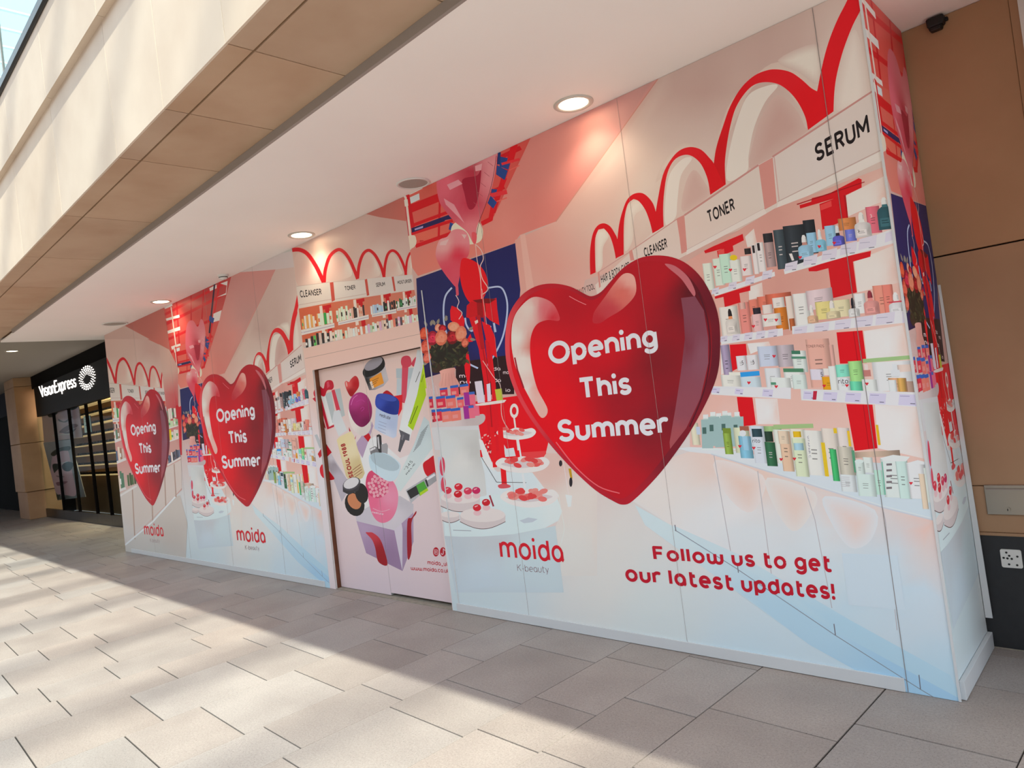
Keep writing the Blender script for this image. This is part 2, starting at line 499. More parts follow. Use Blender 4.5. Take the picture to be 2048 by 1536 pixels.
def grille(px, py, label, r, dy=0):
    P = on_z(px, py, ZC) + Vector((0, dy, 0))
    t = empty('ceiling_speaker', P)
    tag(t, label, 'speaker', 'ceiling speakers')
    lathe('rim', [(r, -0.001), (r, -0.006), (r * .96, -0.010), (r * .86, -0.008), (r * .85, -0.003)], M['white'], t, center=P, cap=False)
    lathe('grille', [(r * .85, -0.005), (r * .85, -0.002)], M['grille'], t, center=P)
grille(838, 368, 'round unlit speaker grille in ceiling right of the hoarding door', 0.125, dy=-0.055)
grille(230, 647, 'round unlit speaker grille in ceiling over the left end', 0.16)
P = on_z(446, 550, ZC)
t = empty('smoke_detector', P)
tag(t, 'small white smoke detector on the ceiling above the hoarding', 'smoke detector')
lathe('base', [(0.055, -0.0005), (0.055, -0.012), (0.048, -0.018)], M['white'], t, center=P)
lathe('sensor_head', [(0.047, -0.0185), (0.042, -0.036), (0.028, -0.046), (0.012, -0.049)], M['white'], t, center=P)
lathe('vent_ring', [(0.0465, -0.024), (0.0455, -0.031)], M['black'], t, center=P, cap=False)

# ================================================================== balustrade and glazed roof over the street
bl = empty('glass_balustrade', B(-6, 1.4, 4.68), BROT)
tag(bl, 'glass balustrade with black base rail on the upper floor edge', 'balustrade')
box('base_rail', (-24, 1.372, 4.6805), (3.2, 1.44, 4.765), M['rail'], bl, 0.012, T=B)
for k in range(19):
    x1 = 3.1 - 1.42 * k
    box('glass_pane', (x1 - 1.405, 1.395, 4.766), (x1, 1.407, 5.75), M['pane'], bl, T=B)
    box('pane_joint', (x1, 1.392, 4.766), (x1 + 0.015, 1.41, 5.75), M['seam'], bl, T=B)
ro = empty('glazed_roof', B(-10, -2, 20), BROT)
tag(ro, 'white steel and glass roof high over the street', 'roof', kind='structure')
HB = 20.0
kx = -3.4 + 1.05 * HB
k0 = int((-46 - kx) / 1.6); k1 = int((34 - kx) / 1.6)
for k in range(k0, k1 + 1):
    xx = kx + 1.6 * k
    box('roof_beam', (xx - 0.085, -16, HB), (xx + 0.085, 14, HB + 0.07), M['roofw'], ro, T=B)
    box('roof_pane', (xx + 0.13, -16, HB + 0.04), (xx + 1.47, 14, HB + 0.05), M['roofglass'], ro, T=B)
for yy in (4.5, 9, 13.8):
    box('roof_purlin', (-46, yy, HB + 0.11), (34, yy + 0.25, HB + 0.4), M['roofw'], ro, T=B)

# the other side of the street, unseen, added to cut low sky light
wo = empty('wall_opposite_unseen', B(-6, -11, 0), BROT)
tag(wo, 'unseen stone building across the street, added to cut low sky light', 'wall', kind='structure')
box('wall_face', (-60, -11.5, -0.005), (16, -11.06, 9), M['fascia'], wo, T=B)
for k in range(15):
    box('shop_window', (-58 + 5 * k, -11.055, 0.3), (-54 + 5 * k, -11.03, 3.2), M['dark'], wo, T=B)

# unseen bridge over the street, added so its deck dims the far end
br = empty('shade_bridge', B(-30, -3, 3.9), BROT)
tag(br, 'unseen bridge deck added over the street to dim the far end', 'bridge', kind='structure')
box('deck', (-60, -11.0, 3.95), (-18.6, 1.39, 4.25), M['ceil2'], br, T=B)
box('parapet', (-18.75, -11.0, 4.2505), (-18.6, 1.39, 5.2), M['fascia'], br, T=B)
# ================================================================== flat print: drawing helpers
# printed colours are read off a photograph that was dimmer high up under the ceiling; albedo = colour x gain
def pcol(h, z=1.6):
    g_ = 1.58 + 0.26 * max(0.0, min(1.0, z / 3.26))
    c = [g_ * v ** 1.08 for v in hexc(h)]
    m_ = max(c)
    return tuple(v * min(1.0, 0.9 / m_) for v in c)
def arc(cx, cy, rx, ry, a0, a1, n=14):
    return [(cx + rx * math.cos(math.radians(a0 + (a1 - a0) * k / n)), cy + ry * math.sin(math.radians(a0 + (a1 - a0) * k / n))) for k in range(n + 1)]
def spline(pts, n=5):
    m = len(pts); out = []
    for i in range(m):
        p0, p1, p2, p3 = pts[(i - 1) % m], pts[i], pts[(i + 1) % m], pts[(i + 2) % m]
        for k in range(n):
            t = k / n
            out.append(tuple(0.5 * ((2 * p1[j]) + (-p0[j] + p2[j]) * t + (2 * p0[j] - 5 * p1[j] + 4 * p2[j] - p3[j]) * t * t + (-p0[j] + 3 * p1[j] - 3 * p2[j] + p3[j]) * t ** 3) for j in (0, 1)))
    return out
def spline_keep(pts, n=4, lim=48):
    """closed smooth outline that keeps sharp corners"""
    m = len(pts); cor = []
    for i in range(m):
        a, b, c = pts[i - 1], pts[i], pts[(i + 1) % m]
        t = abs(math.degrees(math.atan2(c[1] - b[1], c[0] - b[0]) - math.atan2(b[1] - a[1], b[0] - a[0]))) % 360
        cor.append(min(t, 360 - t) > lim)
    out = []
    for i in range(m):
        p1, p2 = pts[i], pts[(i + 1) % m]
        p0 = p1 if cor[i] else pts[i - 1]; p3 = p2 if cor[(i + 1) % m] else pts[(i + 2) % m]
        for k in range(n):
            t = k / n
            out.append(tuple(0.5 * ((2 * p1[j]) + (-p0[j] + p2[j]) * t + (2 * p0[j] - 5 * p1[j] + 4 * p2[j] - p3[j]) * t * t + (-p0[j] + 3 * p1[j] - 3 * p2[j] + p3[j]) * t ** 3) for j in (0, 1)))
    return out
def shade(h, k, add=0):
    return '%02x%02x%02x' % tuple(max(0, min(250, int(int(h[i:i + 2], 16) * k + add))) for i in (0, 2, 4))
def pp(s):
    return [tuple(float(v) for v in q.split(',')) for q in s.split()]
X_ = 0.72
def _o(cx=.29, w=.29): return arc(cx, X_ / 2, w, X_ / 2, 0, 360, 22)
GL = {
 'O': (.86, [arc(.43, .5, .43, .5, 0, 360, 26)]), 'T': (.66, [[(0, 1), (.66, 1)], [(.33, 1), (.33, 0)]]),
 'S': (.56, [arc(.28, .74, .26, .26, 25, 270) [:] + arc(.28, .24, .28, .24, 90, -160)]),
 'F': (.52, [[(.52, 1), (0, 1), (0, 0)], [(0, .52), (.46, .52)]]),
 'K': (.6, [[(0, 1), (0, 0)], [(.58, 1), (0, .45)], [(.18, .6), (.6, 0)]]),
 'E': (.52, [[(.52, 1), (0, 1), (0, 0), (.52, 0)], [(0, .52), (.46, .52)]]),
 'R': (.58, [[(0, 0), (0, 1), (.28, 1)] + arc(.28, .76, .28, .24, 90, -90) + [(0, .52)], [(.28, .52), (.58, 0)]]),
 'U': (.64, [[(0, 1), (0, .3)] + arc(.32, .3, .32, .3, 180, 360) + [(.64, 1)]]),
 'M': (.84, [[(0, 0), (0, 1), (.42, .3), (.84, 1), (.84, 0)]]), 'N': (.66, [[(0, 0), (0, 1), (.66, 0), (.66, 1)]]),
 'C': (.74, [arc(.43, .5, .43, .5, 45, 315, 20)]), 'L': (.48, [[(0, 1), (0, 0), (.48, 0)]]),
 'A': (.74, [[(0, 0), (.37, 1), (.74, 0)], [(.14, .34), (.6, .34)]]), 'I': (.02, [[(0, 1), (0, 0)]]),
 'H': (.66, [[(0, 1), (0, 0)], [(.66, 1), (.66, 0)], [(0, .52), (.66, .52)]]),
 'B': (.56, [[(0, 0), (0, 1), (.26, 1)] + arc(.26, .76, .26, .24, 90, -90) + [(0, .52), (.28, .52)] + arc(.28, .26, .28, .26, 90, -90) + [(0, 0)]]),
 'D': (.66, [[(0, 0), (0, 1), (.24, 1)] + arc(.24, .5, .42, .5, 90, -90) + [(0, 0)]]),
 'Y': (.66, [[(0, 1), (.33, .48), (.66, 1)], [(.33, .48), (.33, 0)]]),
 'P': (.54, [[(0, 0), (0, 1), (.28, 1)] + arc(.28, .74, .28, .26, 90, -90) + [(0, .48)]]),
 'V': (.7, [[(0, 1), (.35, 0), (.7, 1)]]), '&': (.68, [[(.68, 0), (.14, .74)] + arc(.32, .8, .19, .2, 200, -20) + [(.1, .4)] + arc(.3, .24, .28, .24, 150, 330) + [(.68, .45)]]),
 'o': (.58, [_o()]), 'p': (.54, [[(0, X_), (0, -.3)], arc(.27, X_ / 2, .27, X_ / 2, 0, 360, 20)]),
 'e': (.56, [[(.02, .36), (.56, .36)] + arc(.28, .36, .28, .36, 0, 310, 20)]),
 'n': (.5, [[(0, X_), (0, 0)], [(0, .4)] + arc(.25, .42, .25, .3, 180, 0) + [(.5, 0)]]),
 'i': (.02, [[(0, X_), (0, 0)], [(0, 1.0), (0, 1.01)]]),
 'g': (.54, [arc(.27, .38, .27, .34, 0, 360, 20), [(.54, X_), (.54, -.05)] + arc(.27, -.05, .27, .25, 0, -150)]),
 'h': (.5, [[(0, 1), (0, 0)], [(0, .4)] + arc(.25, .42, .25, .3, 180, 0) + [(.5, 0)]]),
 's': (.42, [arc(.21, .53, .2, .19, 30, 270) + arc(.21, .17, .21, .17, 90, -160)]),
 'u': (.5, [[(0, X_), (0, .28)] + arc(.25, .28, .25, .28, 180, 360) + [(.5, X_)]]),
 'm': (.86, [[(0, X_), (0, 0)], [(0, .4)] + arc(.215, .45, .215, .27, 180, 0) + [(.43, 0)], [(.43, .45)] + arc(.645, .45, .215, .27, 180, 0) + [(.86, 0)]]),
 'r': (.34, [[(0, X_), (0, 0)], [(0, .4)] + arc(.25, .44, .25, .28, 180, 60)]),
 'l': (.02, [[(0, 1), (0, 0)]]), 'w': (.84, [[(0, X_), (0, .26)] + arc(.21, .26, .21, .26, 180, 360) + [(.42, X_)], [(.42, .26)] + arc(.63, .26, .21, .26, 180, 360) + [(.84, X_)]]),
 't': (.36, [[(.1, 1), (.1, .2)] + arc(.28, .2, .18, .2, 180, 300), [(0, X_), (.36, X_)]]),
 'a': (.56, [arc(.27, X_ / 2, .27, X_ / 2, 0, 360, 20), [(.54, X_ / 2 + .1), (.54, .05), (.6, 0)]]),
 'd': (.54, [arc(.27, X_ / 2, .27, X_ / 2, 0, 360, 20), [(.54, 1), (.54, 0)]]),
 'b': (.54, [arc(.27, X_ / 2, .27, X_ / 2, 0, 360, 20), [(0, 1), (0, 0)]]),
 'y': (.5, [[(0, X_), (.25, .05)], [(.5, X_), (.14, -.3)]]), 'k': (.46, [[(0, 1), (0, 0)], [(.42, X_), (0, .3)], [(.14, .42), (.46, 0)]]),
 'c': (.5, [arc(.29, X_ / 2, .29, X_ / 2, 50, 310, 16)]), 'x': (.48, [[(0, X_), (.48, 0)], [(.48, X_), (0, 0)]]),
 '!': (.02, [[(0, 1), (0, .32)], [(0, .02), (0, .03)]]), '-': (.3, [[(0, .36), (.3, .36)]]), '_': (.5, [[(0, -.12), (.5, -.12)]]), '.': (.02, [[(0, .0), (0, .01)]]),
 '1': (.3, [[(0, .75), (.25, 1), (.25, 0)]]), '9': (.5, [arc(.25, .72, .25, .28, 0, 360), [(.5, .72), (.42, .2), (.2, 0)]]),
 '8': (.5, [arc(.25, .74, .22, .26, 0, 360), arc(.25, .25, .25, .25, 0, 360)]), '3': (.46, [arc(.2, .75, .24, .25, 150, -90) + arc(.2, .25, .26, .25, 90, -150)]),
 '4': (.55, [[(.42, 0), (.42, 1), (0, .3), (.55, .3)]]), '5': (.5, [[(.46, 1), (.06, 1), (.03, .56)] + arc(.22, .3, .28, .3, 120, -150)]),
 'ı': (.02, [[(0, X_), (0, 0)]]),
}
LETTER = []
def text_polys(s, t=.17, sp=.12, space=.42):
    """stroke lettering: convex pieces in a box 1 high; returns (pieces, width)"""
    out = []; x = 0.0; LETTER.clear()
    for ch in s:
        if ch == ' ':
            x += space; continue
        w_, strokes = GL[ch]
        for st in strokes:
            q = [(x + t / 2 + a, t / 2 + b * (1 - t)) for a, b in st]
            for (ax, ay), (bx, by) in zip(q, q[1:]):
                dx, dy = bx - ax, by - ay; l = math.hypot(dx, dy)
                if l < 1e-6: continue
                nx, ny = -dy / l * t / 2, dx / l * t / 2
                out.append([(ax + nx, ay + ny), (ax - nx, ay - ny), (bx - nx, by - ny), (bx + nx, by + ny)])
            inner = q[1:-1] if len(q) > 2 else []
            if len(q) == 2 and math.hypot(q[0][0] - q[1][0], q[0][1] - q[1][1]) < .03:
                inner = q[:1]; r = t * .58
            else: r = t / 2
            for (cx, cy) in inner:
                out.append([(cx + r * math.cos(k * math.pi / 5), cy + r * math.sin(k * math.pi / 5)) for k in range(10)])
        LETTER.append(len(out))
        x += w_ + t + sp
    return out, x - sp

def union(polys):
    """flat overlapping pieces -> one set of triangles that do not overlap"""
    v, faces = [], []
    for q in polys:
        A_ = sum(q[i][0] * q[(i + 1) % len(q)][1] - q[(i + 1) % len(q)][0] * q[i][1] for i in range(len(q)))
        if A_ < 0: q = q[::-1]
        faces.append(list(range(len(v), len(v) + len(q)))); v += [Vector(p) for p in q]
    r = delaunay_2d_cdt(v, [], faces, 1, 1e-6)
    return [tuple(p) for p in r[0]], [tuple(f) for f, of in zip(r[2], r[5]) if of]
class Art:
    """flat shapes in the plane of the print, kept in drawing order"""
    def __init__(self):
        self.shapes = []; self.plane = HY; self.post = None; self.Z(0, 0, 1)
    def Z(self, ox, oy, s):
        self.ox, self.oy, self.s = ox, oy, s; return self
    def m(self, p):
        q = on_wall(self.ox + p[0] * self.s, self.oy + p[1] * self.s, self.plane)
        return self.post(q) if self.post else q
    zgain = None
    def zof(self, p): return on_wall(self.ox + p[0] * self.s, self.oy + p[1] * self.s, self.plane)[1]
    def cols(self, col, v):
        zm = sum(p[1] for p in v) / max(1, len(v))
        return [pcol(col, zm)] * len(v)
    def _tess(self, pts, grid=0):
        v = [Vector(p) for p in pts]; n = len(v)
        if grid:
            xs = [p[0] for p in pts]; ys = [p[1] for p in pts]
            for i in range(1, grid):
                for j in range(1, grid):
                    v.append(Vector((min(xs) + (max(xs) - min(xs)) * (i + .13) / grid, min(ys) + (max(ys) - min(ys)) * (j + .07) / grid)))
        r = delaunay_2d_cdt(v, [], [list(range(n))], 1, 1e-6)
        return [tuple(p) for p in r[0]], [tuple(f) for f in r[2]]
    def P(self, col, pts, smooth=False, grid=9):
        if isinstance(pts, str): pts = pp(pts)
        if smooth: pts = spline_keep(pts) if smooth == 'k' else spline(pts)
        if isinstance(col, str):
            w2 = [self.m(p) for p in pts]
            if len(w2) <= 4 and not smooth:
                v, f = w2, ([(0, 1, 2), (0, 2, 3)] if len(w2) == 4 else [(0, 1, 2)])
            else:
                v, f = self._tess(w2)
            c = self.cols(col, v)
        else:
            v2, f = self._tess(pts, grid)
            ctl = [(x, y, pcol(h, self.zof((x, y)))) for x, y, h in col]
            c = []
            for p in v2:
                ws = [1 / ((p[0] - x) ** 2 + (p[1] - y) ** 2 + 1e-3) ** 1.3 for x, y, h in ctl]
                tot = sum(ws)
                c.append(tuple(sum(w_ * h[i] for w_, (x, y, h) in zip(ws, ctl)) / tot for i in range(3)))
            v = [self.m(p) for p in v2]
        self.shapes.append((v, f, c))
    def S(self, col, pts, grid=9): self.P(col, pts, True, grid)
    def E(self, col, cx, cy, rx, ry=None, rot=0, n=18):
        ry = ry or rx; r = math.radians(rot)
        self.P(col, [(cx + rx * math.cos(2 * math.pi * k / n) * math.cos(r) - ry * math.sin(2 * math.pi * k / n) * math.sin(r),
                      cy + rx * math.cos(2 * math.pi * k / n) * math.sin(r) + ry * math.sin(2 * math.pi * k / n) * math.cos(r)) for k in range(n)])
    def line(self, col, pts, w_):
        if isinstance(pts, str): pts = pp(pts)
        V = []
        for (ax, ay), (bx, by) in zip(pts, pts[1:]):
            dx, dy = bx - ax, by - ay; l = math.hypot(dx, dy)
            if l < 1e-6: continue
            nx, ny = -dy / l * w_ / 2, dx / l * w_ / 2; ex, ey = dx / l * w_ * .2, dy / l * w_ * .2
            V.append([self.m(p) for p in ((ax + nx - ex, ay + ny - ey), (ax - nx - ex, ay - ny - ey), (bx - nx + ex, by - ny + ey), (bx + nx + ex, by + ny + ey))])
        V, Fc = union(V)
        self.shapes.append((V, Fc, self.cols(col, V)))
    def curve(self, col, pts, w_, n=5):
        if isinstance(pts, str): pts = pp(pts)
        q = [pts[0]] + pts + [pts[-1]]; out = []
        for i in range(1, len(q) - 2):
            p0, p1, p2, p3 = q[i - 1], q[i], q[i + 1], q[i + 2]
            for k in range(n):
                t = k / n
                out.append(tuple(0.5 * ((2 * p1[j]) + (-p0[j] + p2[j]) * t + (2 * p0[j] - 5 * p1[j] + 4 * p2[j] - p3[j]) * t * t + (-p0[j] + 3 * p1[j] - 3 * p2[j] + p3[j]) * t ** 3) for j in (0, 1)))
        out.append(pts[-1]); self.line(col, out, w_)
    def text(self, col, s, bl, br, tl, tr, t=.17, sp=.12, space=.42):
        polys, w_ = text_polys(s, t, sp, space)
        V = []
        for poly in polys:
            q = []
            for u, v in poly:
                u /= w_
                q.append(self.m(tuple((bl[i] * (1 - u) + br[i] * u) * (1 - v) + (tl[i] * (1 - u) + tr[i] * u) * v for i in (0, 1))))
            V.append(q)
        V, Fc = union(V)
        self.shapes.append((V, Fc, self.cols(col, V)))
    def bx(self, col, x0, x1, yt, yb, sl=-.12, lean=.13, trim=False):
        """upright printed pack: left x, right x, top y and bottom y at the left side"""
        d = sl * (x1 - x0); k = lean * (yb - yt)
        self.P(col, [(x0, yt), (x1, yt + d), (x1 + k, yb + d), (x0 + k, yb)])
        W = x1 - x0; Hh = yb - yt
        if not trim or W < 34 or Hh < 45: return
        q = lambda u, v: (x0 + W * u + k * v, yt + Hh * v + d * u)
        us = (0, .12, .34, .7, 1); cs = (shade(col, .84), shade(col, 1.0), shade(col, 1.06, 8), shade(col, .97), shade(col, .74))
        V = [self.m(q(u, v)) for v in (0, 1) for u in us]; zz_ = V[0][1]
        self.shapes.append((V, [t for i in range(4) for t in ((i, i + 1, i + 6), (i, i + 6, i + 5))], [pcol(c, zz_) for c in cs] * 2))
        if W > 60 and Hh > 90:
            tx = '%02x%02x%02x' % tuple(int(int(col[i:i + 2], 16) * .62) for i in (0, 2, 4)) if int(col[0:2], 16) + int(col[2:4], 16) > 200 else 'b0a8a8'
            for v_ in (.42, .5, .62): self.P(tx, [q(.3, v_), q(.3 + .4 * (1 - v_ * .5), v_), q(.3 + .4 * (1 - v_ * .5), v_ + .025), q(.3, v_ + .025)])
    def soft(self, cin, cout, pts, k=.55):
        """printed patch whose tone fades from the middle to the rim"""
        if isinstance(pts, str): pts = pp(pts)
        o = spline(pts, 4)
        v2, f = self._tess(o, 12)
        def dist(p):
            best = 1e9
            for (ax, ay), (bx, by) in zip(o, o[1:] + o[:1]):
                dx, dy = bx - ax, by - ay; l = dx * dx + dy * dy or 1e-9
                t = max(0, min(1, ((p[0] - ax) * dx + (p[1] - ay) * dy) / l))
                best = min(best, math.hypot(p[0] - ax - t * dx, p[1] - ay - t * dy))
            return best
        ds = [dist(p) for p in v2]; mx = max(ds) or 1
        V = [self.m(p) for p in v2]; z = sum(p[1] for p in V) / len(V)
        ci, co = pcol(cin, z), pcol(cout, z)
        self.shapes.append((V, f, [tuple(co[i] + (ci[i] - co[i]) * min(1, d / mx / k) for i in range(3)) for d in ds]))
    def leaf(self, col, x, y, l, w_, ang):
        a = math.radians(ang); c, s_ = math.cos(a), math.sin(a)
        self.P(col, [(x + u * l * c - v * w_ * s_, y + u * l * s_ + v * w_ * c) for u, v in ((0, 0), (.3, .45), (.65, .4), (1, 0), (.65, -.4), (.3, -.45))])
    def rose(self, x, y, rx, ry, cl, cd, seed=0):
        r_ = random.Random(seed); self.E(cd, x, y, rx, ry, 8, 16)
        mix = lambda t: '%02x%02x%02x' % tuple(int(int(cd[i:i + 2], 16) * (1 - t) + int(cl[i:i + 2], 16) * t) for i in (0, 2, 4))
        for k in range(9):
            a = k * 2.4 + r_.uniform(-.2, .2); q = .62 - .06 * k
            self.E(mix(.45 + .55 * ((k * 5) % 9) / 8), x + rx * q * math.cos(a) * .75, y + ry * q * math.sin(a) * .75, rx * (.52 - .035 * k), ry * (.42 - .03 * k), math.degrees(a) + 90, 12)
        self.E(mix(.15), x + 1, y - ry * .05, rx * .16, ry * .14, 30, 10); self.E(mix(.8), x - 2, y, rx * .1, ry * .1, 0, 8)
    def vial(self, x, y, w_, h_, body, cap, neck, lean=.13):
        """printed bottle: body with round shoulders, neck and cap"""
        k = lean
        L = lambda u, v: (x + w_ * u + k * h_ * v, y + h_ * v - .12 * w_ * u)
        o = [L(0, 1), L(0, .18), L(.06, .04), L(.28, -.08), L(.66, -.08), L(.93, .04), L(1, .18), L(1, 1)]
        c1, c2, c3 = shade(body, .8), shade(body, 1.05, 6), shade(body, .72)
        self.P([(L(0, .6)[0], L(0, .6)[1], c1), (L(.35, .4)[0], L(.35, .4)[1], c2), (L(.35, .9)[0], L(.35, .9)[1], c2), (L(1, .6)[0], L(1, .6)[1], c3)], o, grid=4)
        self.P(shade(body, 1.1, 14), [L(.12, .45), L(.7, .45), L(.7, .85), L(.12, .85)]); self.P(shade(body, .6), [L(.2, .55), L(.55, .55), L(.55, .58), L(.2, .58)]); self.P(shade(body, .6), [L(.2, .66), L(.6, .66), L(.6, .69), L(.2, .69)])
        hh = 95.0 / h_
        self.P(neck, [L(.3, -.06), L(.34, -.06 - hh * .3), L(.62, -.06 - hh * .3), L(.66, -.06)])
        self.P(cap, [L(.3, -.04 - hh * .28), L(.33, -hh * .75), L(.4, -hh * .98), L(.54, -hh * .98), L(.62, -hh * .75), L(.65, -.04 - hh * .28)]); self.P(shade(cap, .8), [L(.56, -.04 - hh * .28), L(.55, -hh * .75), L(.62, -hh * .75), L(.65, -.04 - hh * .28)])
    def rows(self, items, sl=-.12, lean=.13):
        for it in items: self.bx(it[0], it[1], it[2], it[3], it[4], it[5] if len(it) > 5 else sl, lean, True)

def clip_tri(tri, planes):
    poly = tri
    for (a, b, c) in planes:                   # keep a*x + b*z <= c
        out = []
        for i in range(len(poly)):
            P_, Q = poly[i], poly[(i + 1) % len(poly)]
            dp = a * P_[0][0] + b * P_[0][1] - c; dq = a * Q[0][0] + b * Q[0][1] - c
            if dp <= 0: out.append(P_)
            if (dp < 0 < dq) or (dq < 0 < dp):
                t = dp / (dp - dq)
                out.append((tuple(P_[0][j] + (Q[0][j] - P_[0][j]) * t for j in (0, 1)), tuple(P_[1][j] + (Q[1][j] - P_[1][j]) * t for j in range(3))))
        poly = out
        if len(poly) < 3: return []
    return poly
STEP = 0.000015
def levels(shapes):
    bb = []; lv = []
    for v, f, c in shapes:
        b = (min(p[0] for p in v), min(p[1] for p in v), max(p[0] for p in v), max(p[1] for p in v)); m = 0
        for o, l in zip(bb, lv):
            if l >= m and o[0] < b[2] and o[2] > b[0] and o[1] < b[3] and o[3] > b[1]: m = l + 1
        bb.append(b); lv.append(m)
    return lv
def planes_of(poly):
    """half planes of a convex polygon"""
    A = sum(poly[i][0] * poly[(i + 1) % len(poly)][1] - poly[(i + 1) % len(poly)][0] * poly[i][1] for i in range(len(poly)))
    if A < 0: poly = poly[::-1]
    out = []
    for i in range(len(poly)):
        (x0, z0), (x1, z1) = poly[i], poly[(i + 1) % len(poly)]
        a, b = (z1 - z0), -(x1 - x0)
        out.append((a, b, a * x0 + b * z0))
    return out
def emit(name, art, parent, to3, poly, aff=None, lev0=0, label=None):
    """one mesh of film from the shapes, moved by aff, cut to the board poly, each shape a hair in front of the last"""
    pl = planes_of(poly)
    V, Fc, C = [], [], []
    if not hasattr(art, 'lv'): art.lv = levels(art.shapes)
    for k, (v, f, c) in zip(art.lv, art.shapes):
        if aff: v = [(aff[0] * p[0] + aff[1], aff[2] * p[1] + aff[3]) for p in v]
        lev = (lev0 + k + 1) * STEP
        for t in f:
            q = clip_tri([(v[i], c[i]) for i in t], pl)
            if len(q) < 3: continue
            n0 = len(V)
            for (u, z), cc in q:
                V.append(to3(u, z, lev)); C.append(cc)
            Fc.append(tuple(range(n0, n0 + len(q))))
    o = mesh_obj(name, V, Fc, M['film'], parent)
    ca = o.data.color_attributes.new('Col', 'FLOAT_COLOR', 'POINT')
    for i, cc in enumerate(C): ca.data[i].color = (*cc, 1)
    if label: o['label'] = label
    return o, lev0 + max(art.lv) + 1
# ================================================================== the shop picture printed on the boards
A = Art()
Z = A.Z; P = A.P; S = A.S
Z(0, 0, 1)
P([(900, 1150, 'b2bec2'), (1000, 1180, 'b4c0c4'), (1200, 1150, 'c4c2be'), (1100, 1000, 'c4b0aa'), (1500, 1300, 'b4c4cc'), (1880, 1350, 'accada'), (1700, 1150, 'b6c4cc'),
   (1500, 1000, 'c8c0be'), (1300, 1250, 'bcc4c4'), (1850, 1150, 'b4c4cc'), (1000, 700, 'b08880'), (1500, 600, 'b48a80')], '700,150 1900,-400 2000,1500 780,1400', grid=18)
# print ceiling, right wall, return of the wall
P([(850, 420, 'a8706a'), (1100, 330, 'b47872'), (1180, 260, 'b67e78'), (1230, 210, 'ae827e'), (1290, 165, 'a27e7a'), (1000, 440, 'be7c74'), (900, 520, 'ca766a'), (1090, 440, 'b6706a'), (900, 200, 'aa6864')],
  '700,150 1540,-158 1112,443 1040,470 1028,487 836,552 800,500', grid=14)
P([(1200, 400, 'b4968e'), (1400, 200, 'a48c86'), (1400, 300, 'b8aaa4'), (1560, 110, 'a8928c'), (1680, 150, 'b8aca6'), (1080, 520, 'bc8a82'), (1260, 400, 'bcb0a8'), (1300, 350, 'b4a49c')],
  '1540,-158 1900,-300 1800,340 1480,460 1170,560 1150,660 1040,660 1030,480 1112,443', grid=14)
P('c09a92', '1040,470 1050,468 1072,600 1060,640'); A.line('a8786e', '1112,443 1320,152 1500,-100', 2)
# navy wall, dark lower wall, red counter
Z(820, 580, .20833)
P([(200, 300, '1c1f55'), (800, 500, '1d2466'), (700, 200, '1b2058'), (900, 900, '2a1420'), (600, 950, '2a1018')],
  '60,-110 1010,-450 1060,0 1000,620 830,640 800,650 100,860')
P('2a1218', '440,700 830,640 1000,620 1000,1000 560,1010 440,1000')
P('cf0a1e', '560,1080 1250,985 1300,1536 600,1536')
Z(840, 860, .20833)
P('d00c20', '560,0 1260,0 1210,215 560,330 520,100'); P('c83c40', '980,215 1210,200 1215,270 980,270')
P([(700, 420, 'bcc4c8'), (1100, 400, 'bcc6ca'), (1300, 600, 'c4c4c2'), (1000, 700, 'bccace')], '600,260 740,400 1080,410 1360,690 1350,870 560,900 560,260')
P([(1250, 330, 'c0a49c'), (1500, 700, 'c4bcb6'), (1400, 1100, 'c2c0bc')], '1080,410 1215,220 1400,230 1700,500 1700,1400 1330,1400 1300,930 1365,780')
# neon ring and lettering on the navy wall
Z(820, 580, .20833)
A.curve('a4b0cc', '650,750 540,690 420,560 340,380 322,200 340,60 400,-20', 16); A.curve('a4b0cc', '750,-20 860,-30 910,30 935,150 920,320 880,480 800,640 730,740', 16)
A.curve('b0bcd8', '530,270 540,330 570,380 600,390 620,330', 16); A.line('b0bcd8', '805,320 820,400', 20); A.E('b0bcd8', 772, 352, 9)
for s_, x0, y0, x1, w_ in (('mo', 475, 845, 575, 40), ('da', 800, 775, 870, 36), ('mo', 895, 810, 950, 36), ('na', 480, 900, 585, 34), ('da', 810, 885, 875, 34), ('io', 920, 980, 965, 34)):
    A.text('c8b8bc', s_, (x0, y0), (x1, y0 - 4), (x0 - 4, y0 - w_), (x1 - 4, y0 - w_ - 4), t=.14)
# scaffold grid of the print ceiling
def L2A(q): return ((q[0] + 5.23967) / 0.89023, (q[1] - 0.08376) / 0.81097)
A.post = L2A; Z(200, 560, .36466)
P([(400, 250, 'b84a44'), (600, 60, '9c3a3a'), (420, 480, 'c0504a'), (600, 350, 'b8504a')], '330,165 640,-10 720,-20 690,95 655,220 577,470 430,510 395,465')
for a_, b_, c_ in (('355,245 660,90', 16, 'b01822'), ('365,330 640,205', 14, 'b01822'), ('380,400 615,310', 12, 'b01822'), ('392,462 590,400', 12, 'b01822'), ('345,195 680,20', 14, 'b01822'),
                   ('345,150 400,510', 9, 'a81420'), ('420,120 445,500', 7, 'a81420'), ('500,70 500,440', 7, 'a81420'), ('570,30 545,440', 8, 'a81420'), ('660,0 575,460', 9, 'b01822')):
    A.line(c_, a_, b_)
for q in ('360,212 435,190 437,205 364,224', '368,280 438,255 440,275 372,295', '390,365 440,348 444,365 395,382', '600,45 640,25 640,45 603,62', '660,20 700,5 692,80 640,95 690,72 695,30', '622,185 668,165 655,222 618,232', '352,150 395,128 398,142 356,160'):
    P('c8c4c2', q)
A.line('2a1c34', '632,-10 600,290', 9); A.line('2a2a60', '395,455 500,432', 8)
for q in ('600,195 627,210 620,240 598,222', '583,320 602,332 598,358 582,345', '570,398 586,405 584,425 570,420'): P('27407c', q)
